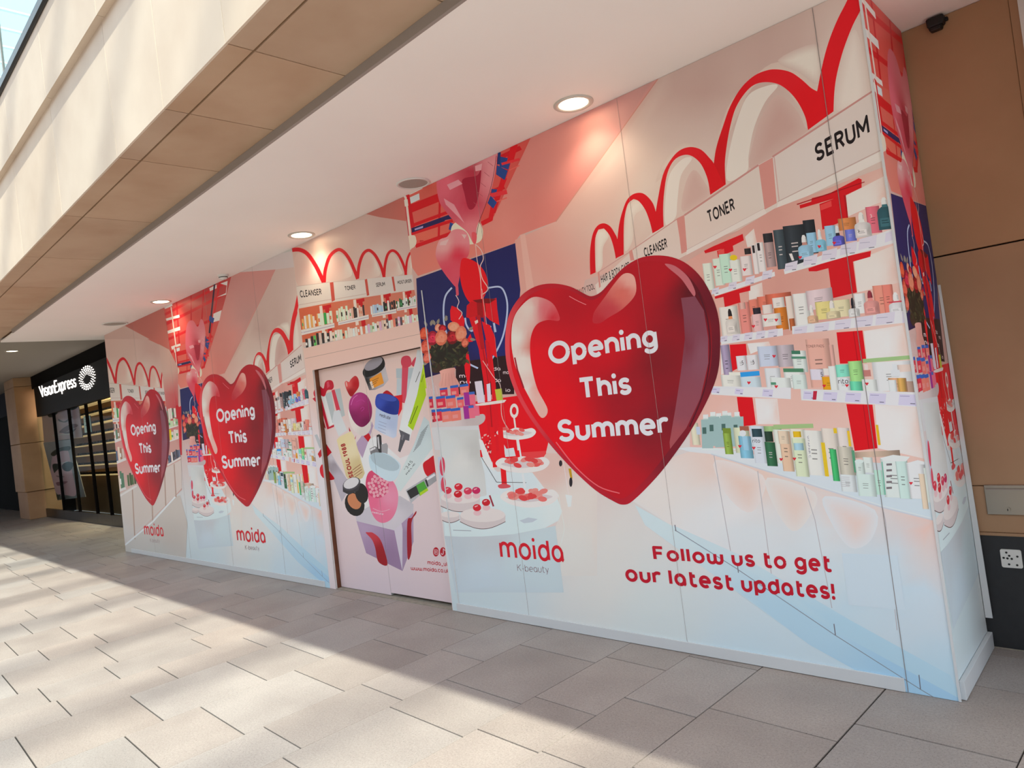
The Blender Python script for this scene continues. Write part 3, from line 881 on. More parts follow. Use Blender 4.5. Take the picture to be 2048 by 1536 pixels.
A.line('c8bcb4', '390,150 430,470', 6); S('c6bab0', '400,460 430,465 435,500 415,525 395,505')
A.post = None
# near part of the grid, seen larger
Z(740, 320, .10742)
P([(900, 1100, 'b85850'), (1300, 900, 'b8584e'), (1000, 1500, 'c06050')], '620,700 760,640 1250,400 1350,800 1480,1020 1520,1200 1400,1489 760,1500 720,1400')
P('c4ccd0', '735,700 915,620 925,735 755,815')
A.line('b4121e', '700,930 1300,690', 150); A.line('b4121e', '800,1215 1480,960', 60); A.line('b4121e', '780,1370 1530,1130', 60); A.line('b4121e', '860,1600 1530,1360', 70)
A.line('b01220', '1300,780 1280,1430', 40); A.line('b01220', '700,660 800,1270', 70); A.line('a8303a', '640,720 720,1430', 40)
P('231f4e', '770,1270 1480,1015 1525,1095 1400,1120 1390,1140 780,1355'); P('8c88b0', '830,1280 990,1225 985,1265 835,1310')
P('23407c', '1490,1160 1565,1190 1510,1315 1465,1290'); A.line('c4b8b0', '660,690 690,880 750,1400', 42); P('c8c4bc', '610,745 700,730 715,850 640,870')
S('c2b8aa', '710,1425 800,1400 850,1430 860,1560 790,1640 720,1600')
# right hand frame of the grid
Z(800, 280, .20833)
A.line('b81420', '1100,50 1060,200', 60); A.line('c03038', '980,230 1145,185', 24); A.line('c05a54', '1050,290 1145,245', 10)
A.line('b81420', '1000,370 930,560', 50); A.line('c03038', '880,530 1020,500', 40); A.line('b81420', '900,600 870,760 790,800', 44); A.line('c05a54', '930,590 1025,555', 10)
P('23407c', '930,240 1035,295 1005,385 922,330'); P('23407c', '870,535 930,600 895,660 840,605'); P('1c3468', '940,120 968,118 960,235 930,235')
# balloons
def balloon(o, hi, lo, dark):
    pass
S('c4bfae', '640,770 740,780 795,860 780,960 700,1000 560,990 490,890 520,800')
S([(420, 420, 'c06070'), (700, 350, '9c2038'), (850, 400, 'c88088'), (660, 600, 'a82c44'), (560, 650, 'b04a5c'), (700, 850, 'c07078'), (880, 250, 'cc8c92')],
  '350,400 375,580 420,660 520,780 640,880 700,985 730,990 735,860 780,720 850,560 900,380 930,180 945,20 900,-160 820,-200 720,-20 600,-110 460,-60 380,120', grid=12)
S('8c1c34', '600,380 740,340 780,270 760,500 720,640 660,660 620,520'); P('c8909a', '450,430 560,380 600,420 480,480'); P('c88c96', '420,560 520,620 620,800 560,740 440,620')
P('cc9aa0', '720,250 790,225 780,290 725,300'); A.curve('6a2030', '925,150 890,380 830,600 760,790 730,940', 5)
for y_ in (230, 330, 430, 520, 620): A.line('9a4a54', '%d,%d %d,%d' % (905 - (y_ - 200) * .35, y_ + 20, 855 - (y_ - 200) * .35, y_ - 20), 4)
S('c05058', '690,890 735,900 730,985 700,985')
S([(420, 1000, 'cc9a9c'), (560, 1100, 'b82c44'), (620, 950, 'c88088'), (450, 1250, 'b84458'), (540, 1350, 'b8485c')],
  '345,1060 380,960 450,930 500,870 570,855 640,890 668,980 660,1100 620,1150 585,1180 575,1300 560,1380 545,1420 480,1350 400,1240 350,1140')
P('ccacac', '390,980 470,950 440,1010 380,1010'); P('d0b0b0', '590,905 640,910 620,950')
A.line('b84a5c', '545,1400 552,1480', 26)
S('c60a1c', '600,1138 660,1140 740,1180 810,1260 842,1360 830,1450 790,1536 720,1590 650,1536 600,1430 575,1300 580,1200')
A.curve('c8a8a4', '725,1000 740,1150 770,1300 785,1536', 7); A.curve('c8b0aa', '730,1005 780,1060 800,1140 770,1220 790,1330 845,1430 780,1490', 8)
# balloon stems, foil bow and posts (red)
Z(820, 580, .20833)
P('b00a1a', '540,260 545,150 590,110 650,115 660,240 600,285'); P('bc0c1e', '715,115 830,75 838,180 860,340 770,292 715,240'); P('8c0814', '640,110 720,100 730,200 700,270 650,250')
A.line('bc0c1e', '600,270 690,560 740,900 790,1536', 60); A.line('a00a18', '655,250 700,560', 40); P('c40c1e', '690,300 770,340 820,460 836,650 790,622 775,560 735,500'); A.line('c00c1e', '760,560 800,900 850,1536', 44); P('b80a1c', '720,480 760,500 790,760 770,900 745,700')
P('c40c1e', '385,200 400,150 450,170 500,230 525,290 520,350 450,340 390,290'); P('c40c1e', '545,480 580,420 605,495 570,500'); P('c40c1e', '510,610 560,590 580,720 570,960 530,800')
P('6a0a14', '600,100 720,80 830,85 760,130 640,120'); A.line('d01c2c', '690,0 720,330', 10); A.line('e0b0a8', '690,-10 735,330', 5)
A.line('8c0814', '700,560 755,900 800,1500', 7); P('d8c8c0', '620,300 650,285 655,310 630,330')
A.curve('c8b4b4', '440,50 470,110 455,170 500,220 470,280', 7); A.line('b84a5c', '455,-20 455,50', 20)
A.curve('d8b8b4', '700,680 800,830 870,930 880,1200 940,1330', 6)
# roses in a vase
for x_, y_, r_, c_ in ((300, 580, 130, '241f1a'), (440, 560, 120, '221d18'), (340, 680, 110, '241f18'), (200, 620, 70, '28231c'), (250, 750, 56, '38291e'), (470, 660, 70, '28221a')): A.E(c_, x_, y_, r_, r_ * .85)
r9 = random.Random(4)
for k in range(90):
    a_ = r9.uniform(0, 6.28); q_ = r9.random() ** .6
    A.leaf(r9.choice(['3a3a26', '2c2e20', '4c4830', '24281c', '5a523a', '343020', '48402c']), 345 + 215 * q_ * math.cos(a_), 600 + 165 * q_ * math.sin(a_), r9.uniform(35, 75), r9.uniform(14, 28), r9.uniform(0, 360))
for x_, y_, a_ in ((165, 350, -120), (200, 345, -80), (260, 330, -70), (240, 340, -110), (350, 300, -95), (560, 390, -40), (575, 470, 10), (170, 680, 130), (330, 300, -60)): A.leaf('7c756a', x_, y_, 60, 30, a_)
for k in range(7): A.line('2c2a1c', '%d,700 %d,790' % (300 + 22 * k, 335 + 10 * k), 6)
for i_, (x_, y_, rx, ry, c_, d_) in enumerate(((150, 545, 46, 70, 'd8705c', 'a03828'), (165, 650, 38, 54, 'd88070', 'b05040'), (135, 418, 42, 60, 'd86848', 'a83c28'), (270, 362, 32, 38, 'd8a490', 'b87860'), (312, 368, 38, 36, 'c02838', '780c18'), (215, 462, 54, 70, 'c43450', '841028'),
                               (405, 452, 58, 70, 'b02430', '640a14'), (420, 352, 58, 46, 'e0a88c', 'c07c60'), (300, 458, 58, 76, 'e4987c', 'b8644c'), (490, 420, 54, 76, 'e49c80', 'bc6c54'), (528, 505, 34, 46, 'd07c64', 'a44c3c'))):
    A.rose(x_, y_, rx, ry, c_, d_, i_)
S([(300, 800, 'c8968c'), (420, 850, 'b8847c')], '285,780 330,760 420,745 435,760 425,810 465,880 470,930 285,930 300,850 290,800')
for k in range(5): A.line('b07c74', '%d,800 %d,920' % (320 + 26 * k, 305 + 36 * k), 4)
# boxes on the white plinth
S([(400, 1260, 'b8acac'), (600, 1250, 'a89c9c')], '190,1240 500,1240 700,1190 705,1270 560,1330 300,1350 195,1320'); P('b4b4b6', '200,1320 660,1300 700,1536 240,1536')
def pack(x, y, w_, h_, c, s=-.14):
    A.bx(c, x, x + w_, y, y + h_, s, .1); A.bx('2c58a0', x, x + w_, y, y + h_ * .22, s, .1); A.bx('d88c88', x + w_ * .2, x + w_ * .75, y + h_ * .5, y + h_ * .78, s, .1)
for x_, y_, w_, h_, c_ in ((285, 945, 72, 80, 'b83048'), (385, 920, 78, 110, 'c04450'), (475, 910, 85, 105, 'cc7068'), (180, 1025, 36, 110, 'b02840'), (248, 1025, 88, 110, 'b82c44'), (342, 1020, 92, 120, 'cc6c64'), (450, 1035, 62, 100, 'c85c60'),
                           (205, 1150, 26, 120, '8c2030'), (222, 1150, 80, 115, 'b82c40'), (300, 1145, 90, 125, 'd0786c'), (390, 1140, 92, 120, 'd07468')): pack(x_, y_, w_, h_, c_)
for x_, y_ in ((515, 985), (510, 1115)): A.bx('8c2880', x_, x_ + 50, y_, y_ + 125, -.1, .1); A.bx('c86478', x_ + 50, x_ + 105, y_ - 5, y_ + 118, -.1, .1); A.bx('3a5ca0', x_ + 50, x_ + 105, y_ - 5, y_ + 20, -.1, .1)
A.bx('c8647c', 610, 660, 1100, 1210, -.1, .1)
for k in range(5): A.line('b8a8ac', '%d,%d %d,%d' % (165 + 20 * k, 890 + (k % 3) * 30, 175 + 22 * k, 1000), 4)
# papers and back counter
P('bcb4c0', '620,880 690,870 720,1080 650,1085'); P('c0b8c4', '735,905 770,895 780,1065 745,1070'); P('a4a83c', '815,955 880,945 895,1070 835,1080'); S('c4bcb8', '640,1095 900,1055 912,1070 880,1085 680,1110')
# cake stands
def macs(x, y, w_, h_, n, seed):
    r_ = random.Random(seed)
    for k in range(n):
        A.E(r_.choice(['cc6a66', 'd07c76', 'c45250', 'd88c84', 'c03e40']), x + r_.uniform(.06, .94) * w_, y + r_.uniform(.2, .85) * h_, w_ * .11, h_ * .2, r_.uniform(-20, 20), 12)
def stand(x0, x1, y, h_, n, seed):
    w_ = x1 - x0
    S('ccc8c6', [(x0, y), (x0 + w_ * .12, y - h_ * .35), (x0 + w_ * .3, y - h_ * .25), (x0 + w_ * .5, y - h_ * .45), (x0 + w_ * .7, y - h_ * .3), (x0 + w_ * .9, y - h_ * .4), (x1, y - h_ * .05), (x0 + w_ * .88, y + h_ * .4), (x0 + w_ * .6, y + h_ * .6), (x0 + w_ * .35, y + h_ * .58), (x0 + w_ * .12, y + h_ * .35)])
    S('b8aeb0', [(x0 + w_ * .1, y + h_ * .05), (x0 + w_ * .5, y - h_ * .2), (x0 + w_ * .9, y), (x0 + w_ * .5, y + h_ * .3)])
    macs(x0 + w_ * .14, y - h_ * .5, w_ * .72, h_ * .75, n, seed)
A.E('c8c0bc', 1000, 1160, 42, 70); A.E('c01424', 1000, 1160, 22, 38); A.line('c8c0bc', '1000,1230 1040,1536', 16)
stand(830, 1210, 1370, 110, 9, 1)
Z(840, 860, .20833)
for k in range(40):
    rr_ = random.Random(k); A.E('d8b0ac' if k % 3 else '8c0c1c', 590 + rr_.uniform(0, 110) + (k % 8) * 4, 20 + rr_.uniform(0, 250), 6, 9, 30, 8)
P('c4c4c4', '560,80 600,100 700,330 720,400 620,330'); P('b8bcc0', '790,110 830,180 900,170 920,250 820,260')
A.line('c8121e', '690,-20 720,350', 40); A.line('c8121e', '770,-20 810,520', 50); S('b84a52', '750,530 810,515 870,535 850,555 770,560')
A.line('3a3034', '590,260 735,500 1020,505', 5); A.line('c4c4c6', '940,80 970,260', 16); A.line('c4c8ca', '985,420 1010,560', 22)
stand(725, 1245, 320, 150, 14, 2)
# white display cylinder and table
P([(250, 200, 'b4b8b8'), (400, 300, 'bcbcba'), (540, 200, 'a8a8a6'), (300, 600, 'b8bcbc')], '190,0 560,0 580,250 620,420 640,620 560,700 200,700'); P('a8acb8', '170,260 215,250 245,560 200,600 180,400')
A.E('b83c54', 215, 350, 26, 90); A.E('b84458', 225, 520, 24, 70)
def cyl(x0, x1, y, ry, h_):
    n = 24
    P('b8aeae', [(x0, y)] + [(x0 + (x1 - x0) * k / n, y + h_ + ry * math.sin(math.pi * k / n)) for k in range(n + 1)] + [(x1, y)])
    A.E('c4bcba', (x0 + x1) / 2, y, (x1 - x0) / 2, ry)
    A.curve('5a4446', [(x0 + (x1 - x0) * k / 8, y + h_ + ry * math.sin(math.pi * k / 8)) for k in range(9)], 6)
P([(600, 900, 'bcc8ca'), (1000, 900, 'bccacc'), (300, 980, 'b8c4c6'), (1300, 800, 'c0c8c8')], '220,700 700,620 1300,600 1365,780 1330,870 1200,940 900,1000 600,1022 400,1025 240,1015')
stand(770, 1330, 640, 170, 22, 3)
cyl(200, 575, 650, 55, 80); cyl(200, 380, 810, 30, 50); cyl(385, 820, 815, 70, 65)
for x_, y_, c_ in ((370, 555, 'b81c30'), (265, 590, 'b82c44'), (460, 595, 'b83450'), (540, 590, 'ac2054'), (365, 625, 'b01024'), (635, 705, 'b01828'), (548, 755, 'b82030')):
    A.E('c4a4a8', x_ + 3, y_ + 40, 38, 28); A.E(c_, x_, y_ - 10, 40, 34); P('d8a4a8', '%d,%d %d,%d %d,%d %d,%d' % (x_ - 24, y_ - 24, x_ + 10, y_ - 34, x_ + 4, y_ - 22, x_ - 20, y_ - 12))
P('a8b0b8', '955,870 1040,840 1130,855 1080,885 1000,895'); A.line('8a9098', '320,962 490,968', 7); A.line('8c2c3c', '670,630 705,730', 16)
P([(300, 1100, 'a8b0b6'), (1000, 1200, 'b0bec2'), (700, 1050, 'acb0b4'), (600, 1400, 'b0bcc4')], '235,1018 400,1025 600,1022 900,1000 1200,940 1300,920 1380,1560 340,1560')
A.curve('c8ccc8', '1330,620 1360,800 1385,950 1350,1100', 5); A.line('d0c4c4', '1375,300 1430,640', 6); P('c4c8c8', '1395,620 1460,630 1450,735 1420,740')
P('a8861c', '1425,370 1450,370 1465,470 1440,450'); A.E('28242a', 1448, 500, 16, 46); A.E('2a262c', 1350, 320, 16, 30)
# ---------------------------------------------------------------- right wall: arches and signs
Z(1300, 0, .36523)
A.soft('ccc4bc', 'b4a49c', '340,890 420,600 560,430 700,340 860,420 940,560 900,640 800,560 700,440 560,480 440,720'); A.soft('ccc4bc', 'b4a49c', '30,1000 90,860 200,780 320,860 330,960 220,830 110,920')
A.soft('ccc6be', 'b0a09a', '700,330 900,240 950,330 920,460 820,400'); A.soft('c8c0ba', 'b8aca6', '1060,300 1120,160 1165,300 1180,560 1020,600')
S('c6c0ba', '540,520 640,470 700,470 630,560 570,700 540,850 530,940 425,990 430,850 480,650'); A.soft('aa8e88', 'b09a94', '560,930 570,760 620,620 700,520 800,600 850,700 860,720')
S('c6c0ba', '110,950 180,870 230,870 170,960 150,1100 140,1190 85,1230 85,1080'); A.soft('b09690', 'b49e98', '180,1160 190,1020 240,930 300,1000 325,1070')
P([(700, 400, 'bc1824'), (450, 600, 'b80e1c'), (890, 600, 'bc0c1a'), (380, 900, 'b00c18')],
  '330,1067 350,890 365,800 400,690 440,580 500,480 570,415 640,385 700,380 770,395 830,435 880,480 915,500 950,330 985,210 1030,100 1085,-10 1170,-220 1260,-200 1165,-10 1155,50 1110,140 1060,270 1025,400 1010,500 1005,610 865,712 850,640 810,560 760,500 700,460 630,450 570,465 520,510 470,590 440,690 420,800 410,900 415,1010', 'k')
P([(200, 830, 'bc1824'), (60, 1100, 'b40e1c'), (330, 950, 'b80c1a')], '15,1280 30,1170 45,1080 70,960 110,880 160,825 220,805 280,820 330,870 352,900 400,1000 415,1010 330,1067 315,980 280,900 230,855 180,850 130,880 95,950 78,1050 72,1150 75,1240', 'k')
Z(1150, 120, .3125)
A.soft('ccc6be', 'bcb0a8', '345,930 400,900 440,950 380,1000 370,1150 320,1220 325,1010'); A.soft('ccc6be', 'bcb0a8', '140,1100 190,1085 215,1130 180,1200 175,1320 135,1350 135,1180')
P('b40e1c', '260,1270 275,1110 285,1040 300,980 330,900 370,860 420,850 460,870 500,920 522,990 540,1060 497,1112 480,1040 450,960 410,905 375,890 340,920 320,990 312,1080 312,1245', 'k')
P('b40e1c', '98,1375 95,1290 98,1200 115,1110 145,1060 185,1045 225,1065 255,1110 272,1150 285,1250 262,1272 245,1190 220,1120 185,1078 150,1085 130,1140 128,1230 132,1360', 'k')
Z(1300, 0, .36523)
P([(300, 1250, 'bcaea8'), (500, 1050, 'bab0aa'), (900, 900, 'bab2b0'), (1200, 700, 'b8aeaa')], '-300,1560 0,1285 190,1180 590,905 672,860 1225,497 1275,815 1285,870 690,1150 640,1165 200,1395 -280,1660', grid=8)
A.line('a87c78', '190,1178 592,905', 10); A.line('a87c78', '672,858 1225,495', 10); A.line('b09490', '680,860 708,1105', 6); A.line('a89490', '700,1105 1276,816', 6); A.line('a89490', '200,1370 628,1142', 5)
P('b4807a', '595,905 672,862 694,1112 628,1148'); P('b4807a', '150,1195 188,1176 204,1376 172,1390'); P('c0bab6', '690,1155 1288,872 1283,818 702,1106'); P('c0b8b4', '200,1396 640,1168 626,1142 200,1370')
A.text('1a1216', 'SERUM', (912, 890), (1205, 732), (897, 795), (1190, 625), t=.19, sp=.13)
A.text('1a1216', 'TONER', (322, 1224), (467, 1150), (308, 1157), (455, 1082), t=.18, sp=.12)
Z(1150, 120, .3125)
P('b47e78', '650,1015 690,1000 715,1220 685,1235'); P('b47e78', '345,1225 365,1212 380,1280 355,1285'); P('b47e78', '145,1360 155,1350 165,1450 155,1460')
A.line('ac8480', '370,1212 650,1020', 6); A.line('ac8480', '155,1355 345,1232', 5)
A.text('1a1216', 'CLEANSER', (447, 1262), (592, 1203), (437, 1205), (583, 1138), t=.18, sp=.11)
A.text('241a1e', 'HAIR & BODY CARE', (170, 1432), (352, 1345), (163, 1380), (344, 1290), t=.15, sp=.11)
A.text('241a1e', 'BEAUTY TOOL', (5, 1515), (127, 1465), (0, 1475), (120, 1427), t=.15, sp=.11)
# ---------------------------------------------------------------- shelves
Z(1380, 340, .23434)
P([(700, 450, 'b48880'), (1100, 350, 'bc9288'), (300, 700, 'bc9088'), (800, 1000, 'b4857c'), (200, 1200, 'c0968c'), (1700, 500, 'c4aca6'), (1700, 900, 'c8a89e'), (1000, 1000, 'b88c82'), (700, 980, 'b88a80')], '-60,800 720,330 1690,-40 1860,1560 -60,1560', grid=12)
for q in ('1330,220 1680,40 1700,250 1560,300 1345,400', '1400,780 1745,640 1790,960 1430,1045', '470,570 545,500 575,640 490,660', '500,1000 615,960 625,1080 505,1110', '1500,1400 1800,1340 1850,1560 1500,1560'):
    xs = [p_[0] for p_ in pp(q)]; ys = [p_[1] for p_ in pp(q)]
    P([(sum(xs) / len(xs), sum(ys) / len(ys), 'd8d2ce'), (min(xs) * .7 + max(xs) * .3, sum(ys) / len(ys), 'd6d0cc'), (max(xs), sum(ys) / len(ys), 'c0a69e')], q, grid=6)
for q in ('1040,240 1180,205 1440,70 1465,80 1465,150 1330,215 940,330 935,300 1035,270', '1105,290 1310,215 1345,420 1130,510', '1010,840 1230,760 1545,690 1540,740 1400,780 1080,865 1015,865', '1180,830 1390,770 1425,1045 1215,1095', '1250,1395 1470,1370 1500,1570 1275,1570',
          '120,690 200,650 450,545 460,600 360,650 130,712', '230,690 365,640 372,690 240,745', '210,1080 515,985 515,1030 215,1100', '285,1080 420,1040 432,1130 297,1170', '340,1495 475,1480 490,1570 350,1570'):
    P('b4101c', q)
P('8c0c18', '910,290 1490,98 1490,106 915,298'); P('cc4444', '1112,300 1205,262 1210,310 1118,345'); P('98101a', '1310,215 1330,215 1352,420 1340,420'); P('c04a46', '238,690 290,672 294,712 244,730')
A.rows([('cad0c6', 105, 185, 800, 1030), ('c0cdc2', 190, 272, 760, 990), ('b2cebe', 245, 345, 722, 970), ('ced2cc', 335, 425, 772, 960), ('c6bebe', 425, 520, 740, 905), ('2a2426', 462, 516, 672, 722), ('cec8c8', 520, 562, 642, 890), ('d4d0d0', 560, 622, 622, 872),
        ('2b2327', 528, 548, 645, 710), ('2b2327', 570, 592, 625, 690), ('26252a', 620, 702, 545, 630), ('907c7c', 630, 712, 622, 832), ('3a454c', 708, 802, 515, 850), ('2a3036', 790, 972, 482, 832), ('22262c', 960, 1060, 432, 720),
        ('88b0c8', 990, 1072, 540, 710), ('8cb4cc', 1145, 1235, 480, 650), ('b07244', 1260, 1412, 418, 520), ('6068b0', 1320, 1412, 512, 612), ('bc6070', 1495, 1612, 318, 545)])
for x_, y_, w_, h_, c_, k_, n_ in ((920, 655, 125, 110, '90b8d0', 'cccccc', 'a87c74'), (1068, 605, 90, 95, '80b8d0', 'd0d6d8', 'c8ccd0'), (1215, 572, 100, 80, '5454a8', 'd0d4d8', '2c2430'), (1400, 462, 140, 120, 'c0bcbc', 'd4d4d2', 'c8c8c6'), (1592, 335, 150, 180, '284c54', 'd8dada', '38646c')):
    A.vial(x_, y_, w_, h_, c_, k_, n_)
A.E('c8b020', 372, 748, 32, 24); P('c0bcbc', '845,715 870,712 890,770 870,775'); A.text('403838', '3', (1432, 535), (1448, 532), (1428, 512), (1444, 509), t=.16); A.text('e8d0d0', '3', (1540, 410), (1556, 405), (1534, 380), (1550, 375), t=.16)
def rail(q): P([(pp(q)[0][0], pp(q)[0][1], 'bcbec2'), (pp(q)[1][0], pp(q)[1][1], 'c2c2c6'), (pp(q)[3][0], pp(q)[3][1], 'c2c4c6')], q, grid=4)
def tags(x0, y0, x1, y1, n, w_, h_, sk=-12):
    for k in range(n):
        t = k / max(1, n - 1); x_ = x0 + (x1 - x0) * t; y_ = y0 + (y1 - y0) * t; s_ = .7 + .3 * t
        A.P('b8b4c0', [(x_, y_), (x_ + w_ * s_, y_ + sk * s_), (x_ + w_ * s_ - 8, y_ + (h_ + sk) * s_), (x_ - 8, y_ + h_ * s_)])
        A.line('8c88a0', [(x_ + 6, y_ + h_ * .35 * s_), (x_ + w_ * .6 * s_, y_ + h_ * .28 * s_)], 4); A.line('6c6878', [(x_ + w_ * .55 * s_, y_ + h_ * .78 * s_), (x_ + w_ * .85 * s_, y_ + h_ * .72 * s_)], 7)
rail('200,1035 722,868 726,905 212,1078'); rail('800,850 1738,498 1752,620 808,890')
tags(190, 1015, 620, 870, 4, 85, 70, -22); tags(815, 800, 1445, 590, 5, 150, 95, -40); A.P('bab6c4', '1670,540 1740,515 1748,592 1662,620')
A.rows([('c8c4be', 245, 400, 1175, 1420), ('c88078', 408, 500, 1135, 1395), ('b8948c', 420, 470, 1135, 1190), ('c47464', 498, 580, 1112, 1250), ('bc6a58', 570, 720, 1085, 1200), ('28222c', 535, 600, 1180, 1240), ('c4a4a4', 525, 612, 1235, 1380), ('b05c48', 640, 860, 1065, 1180),
        ('ccc6c2', 700, 800, 1095, 1200), ('b06a28', 715, 830, 1180, 1370), ('c4b8b0', 810, 870, 1080, 1370), ('985430', 845, 890, 1270, 1370), ('ccc8c4', 612, 770, 1238, 1340), ('c4bab6', 615, 700, 1155, 1230), ('c8c8c6', 872, 1005, 1060, 1330, -.1), ('bcacb0', 985, 1210, 1035, 1200, -.15),
        ('c4b87c', 1065, 1220, 1130, 1280, -.1), ('c4bc9c', 1215, 1360, 1115, 1260, -.1), ('c8c8c8', 1395, 1490, 1060, 1230), ('cc8878', 1555, 1720, 990, 1240, -.1), ('c8786c', 1635, 1725, 985, 1220, -.1)])
for x_, y_, w_, h_, c_, k_, n_ in ((300, 1285, 100, 120, 'c0bab4', '2a2426', 'c08058'), (1000, 1250, 90, 60, 'c8a488', 'd4d0cc', 'c4bcb4'), (1160, 1215, 120, 60, 'c4b898', 'd0ccc8', 'c8c4a4'), (1350, 1190, 95, 70, 'c0c0c0', '20202a', '26222a'), (1480, 1130, 130, 110, 'c88c88', '80303c', 'c07c78'), (1695, 1145, 140, 90, 'c8c8cc', 'd4d4d4', 'ccc8c8')):
    A.vial(x_, y_, w_, h_, c_, k_, n_)
A.line('b04050', '1700,1130 1830,1118', 12)
rail('260,1425 792,1350 795,1420 268,1492'); rail('870,1335 1838,1200 1848,1310 876,1430')
tags(265, 1420, 670, 1365, 5, 82, 70, -12); tags(890, 1345, 1590, 1230, 5, 160, 95, -22); A.P('bab6c4', '1812,1215 1838,1212 1845,1300 1812,1305')
Z(1380, 640, .26045)
P([(300, 500, 'c49e94'), (900, 750, 'c4a298'), (1600, 300, 'c4b0a8'), (400, 200, 'bc948a'), (1000, 300, 'c09a90'), (300, 700, 'c8a8a0'), (1000, 900, 'c8aca4')], '0,160 230,190 780,110 1660,20 1840,1100 1500,1100 0,1000', grid=8)
for q in ('1335,85 1630,40 1690,285 1360,320', '1420,650 1752,668 1800,1065 1445,985', '440,180 605,165 620,195 465,262', '500,600 672,605 692,800 520,800', '235,190 300,185 310,400 240,420'):
    xs = [p_[0] for p_ in pp(q)]; ys = [p_[1] for p_ in pp(q)]
    P([(sum(xs) / len(xs), sum(ys) / len(ys), 'dcdcdc'), (min(xs) * .7 + max(xs) * .3, sum(ys) / len(ys), 'dad8d8'), (max(xs), sum(ys) / len(ys), 'c8b2aa')], q, grid=6)
for q in ('1125,95 1325,80 1357,330 1152,335', '1200,645 1402,650 1440,985 1265,1005', '305,190 430,182 445,330 322,395', '360,590 480,595 507,805 387,818'): P('bc0c1c', q)
A.line('9c0a18', '1255,90 1290,330', 6); A.line('9c0a18', '1330,650 1375,990', 6)
# row three
A.rows([('8c8098', 232, 300, 195, 480), ('ccccd0', 352, 428, 278, 390, -.08), ('c8c8cc', 430, 520, 272, 385, -.08), ('b0b8c8', 515, 662, 205, 360, -.06), ('9c949a', 660, 795, 195, 362, -.05), ('c8ccd0', 570, 690, 370, 520, -.02), ('c4ccc8', 778, 888, 235, 400, 0), ('3c6c58', 778, 845, 235, 262, 0), ('4c7c68', 778, 888, 280, 298, 0),
        ('c8ccca', 715, 880, 372, 520, .02), ('48785c', 715, 870, 372, 400, 0), ('c4d0cc', 780, 890, 420, 530, 0), ('c89c90', 885, 1065, 150, 520, -.05), ('b89088', 1065, 1100, 190, 360, 0), ('c8c4d0', 920, 1022, 378, 460, 0), ('c4c4be', 235, 390, 420, 515, .03), ('c8c8c0', 298, 385, 400, 425, 0),
        ('c0d0d8', 385, 540, 430, 515, .03), ('2c88c4', 385, 532, 402, 438, -.08), ('c8cecc', 612, 770, 440, 522, .03), ('4c8068', 620, 660, 478, 498, 0), ('c8c4c0', 1020, 1085, 372, 425, .0), ('cc941c', 1012, 1118, 435, 540, .03), ('c8ccca', 1060, 1120, 355, 540, -.05), ('78c0ac', 1115, 1220, 345, 440, -.06), ('ccd0d2', 1128, 1225, 440, 542, 0),
        ('8cb878', 1212, 1320, 318, 480, -.06), ('5cb090', 1225, 1320, 470, 545, .02), ('8ca878', 1325, 1700, 300, 330, -.08), ('c8cacc', 1395, 1720, 325, 550, -.05), ('c0b0a8', 1590, 1720, 345, 400, -.05), ('9c8478', 1600, 1735, 470, 555, 0), ('ccd0ce', 1318, 1432, 455, 545, .02), ('b08868', 1520, 1660, 445, 550, 0), ('b08c50', 1590, 1650, 445, 550, 0), ('d0d4d6', 1522, 1582, 460, 550, 0)])
for x_, y_, w_, k_, n_ in ((1325, 420, 60, 'ccc0bc', 'a8706a'), (1540, 420, 70, 'd0d4d8', 'c8ccd0')): A.bx(n_, x_, x_ + w_, y_ - 35, y_ + 15, -.05); A.bx(k_, x_ + 12, x_ + w_ * .65, y_ - 80, y_ - 35, -.05)
A.text('6c4440', 'TONER PADS', (893, 213), (1030, 210), (890, 192), (1027, 188), t=.13, sp=.14); A.text('3a3438', 'rito', (1140, 490), (1217, 488), (1136, 452), (1213, 450), t=.12, sp=.1)
A.text('403c44', '5', (400, 345), (414, 343), (396, 312), (410, 310), t=.14); A.text('403c44', '5', (484, 340), (498, 338), (480, 308), (494, 306), t=.14); A.text('403c44', '5', (1006, 436), (1022, 434), (1002, 402), (1018, 400), t=.14)
rail('165,508 775,520 775,608 165,572'); rail('850,530 1738,555 1755,668 855,616')
for x_, y_, w_, h_ in ((170, 515, 62, 50), (350, 525, 62, 50), (562, 530, 78, 62), (875, 545, 100, 68), (1028, 550, 105, 75), (1198, 555, 118, 80), (1380, 560, 128, 88), (1608, 568, 142, 92)):
    A.P('b6b2c6', [(x_, y_), (x_ + w_, y_ + 6), (x_ + w_ - 8, y_ + h_), (x_ - 8, y_ + h_ - 8)]); A.line('7c789c', [(x_ + 6, y_ + 16), (x_ + w_ * .55, y_ + 18)], 4); A.line('5c586c', [(x_ + w_ * .6, y_ + h_ * .8), (x_ + w_ * .85, y_ + h_ * .82)], 6)
P('a4243c', '948,545 977,545 970,612 942,612')
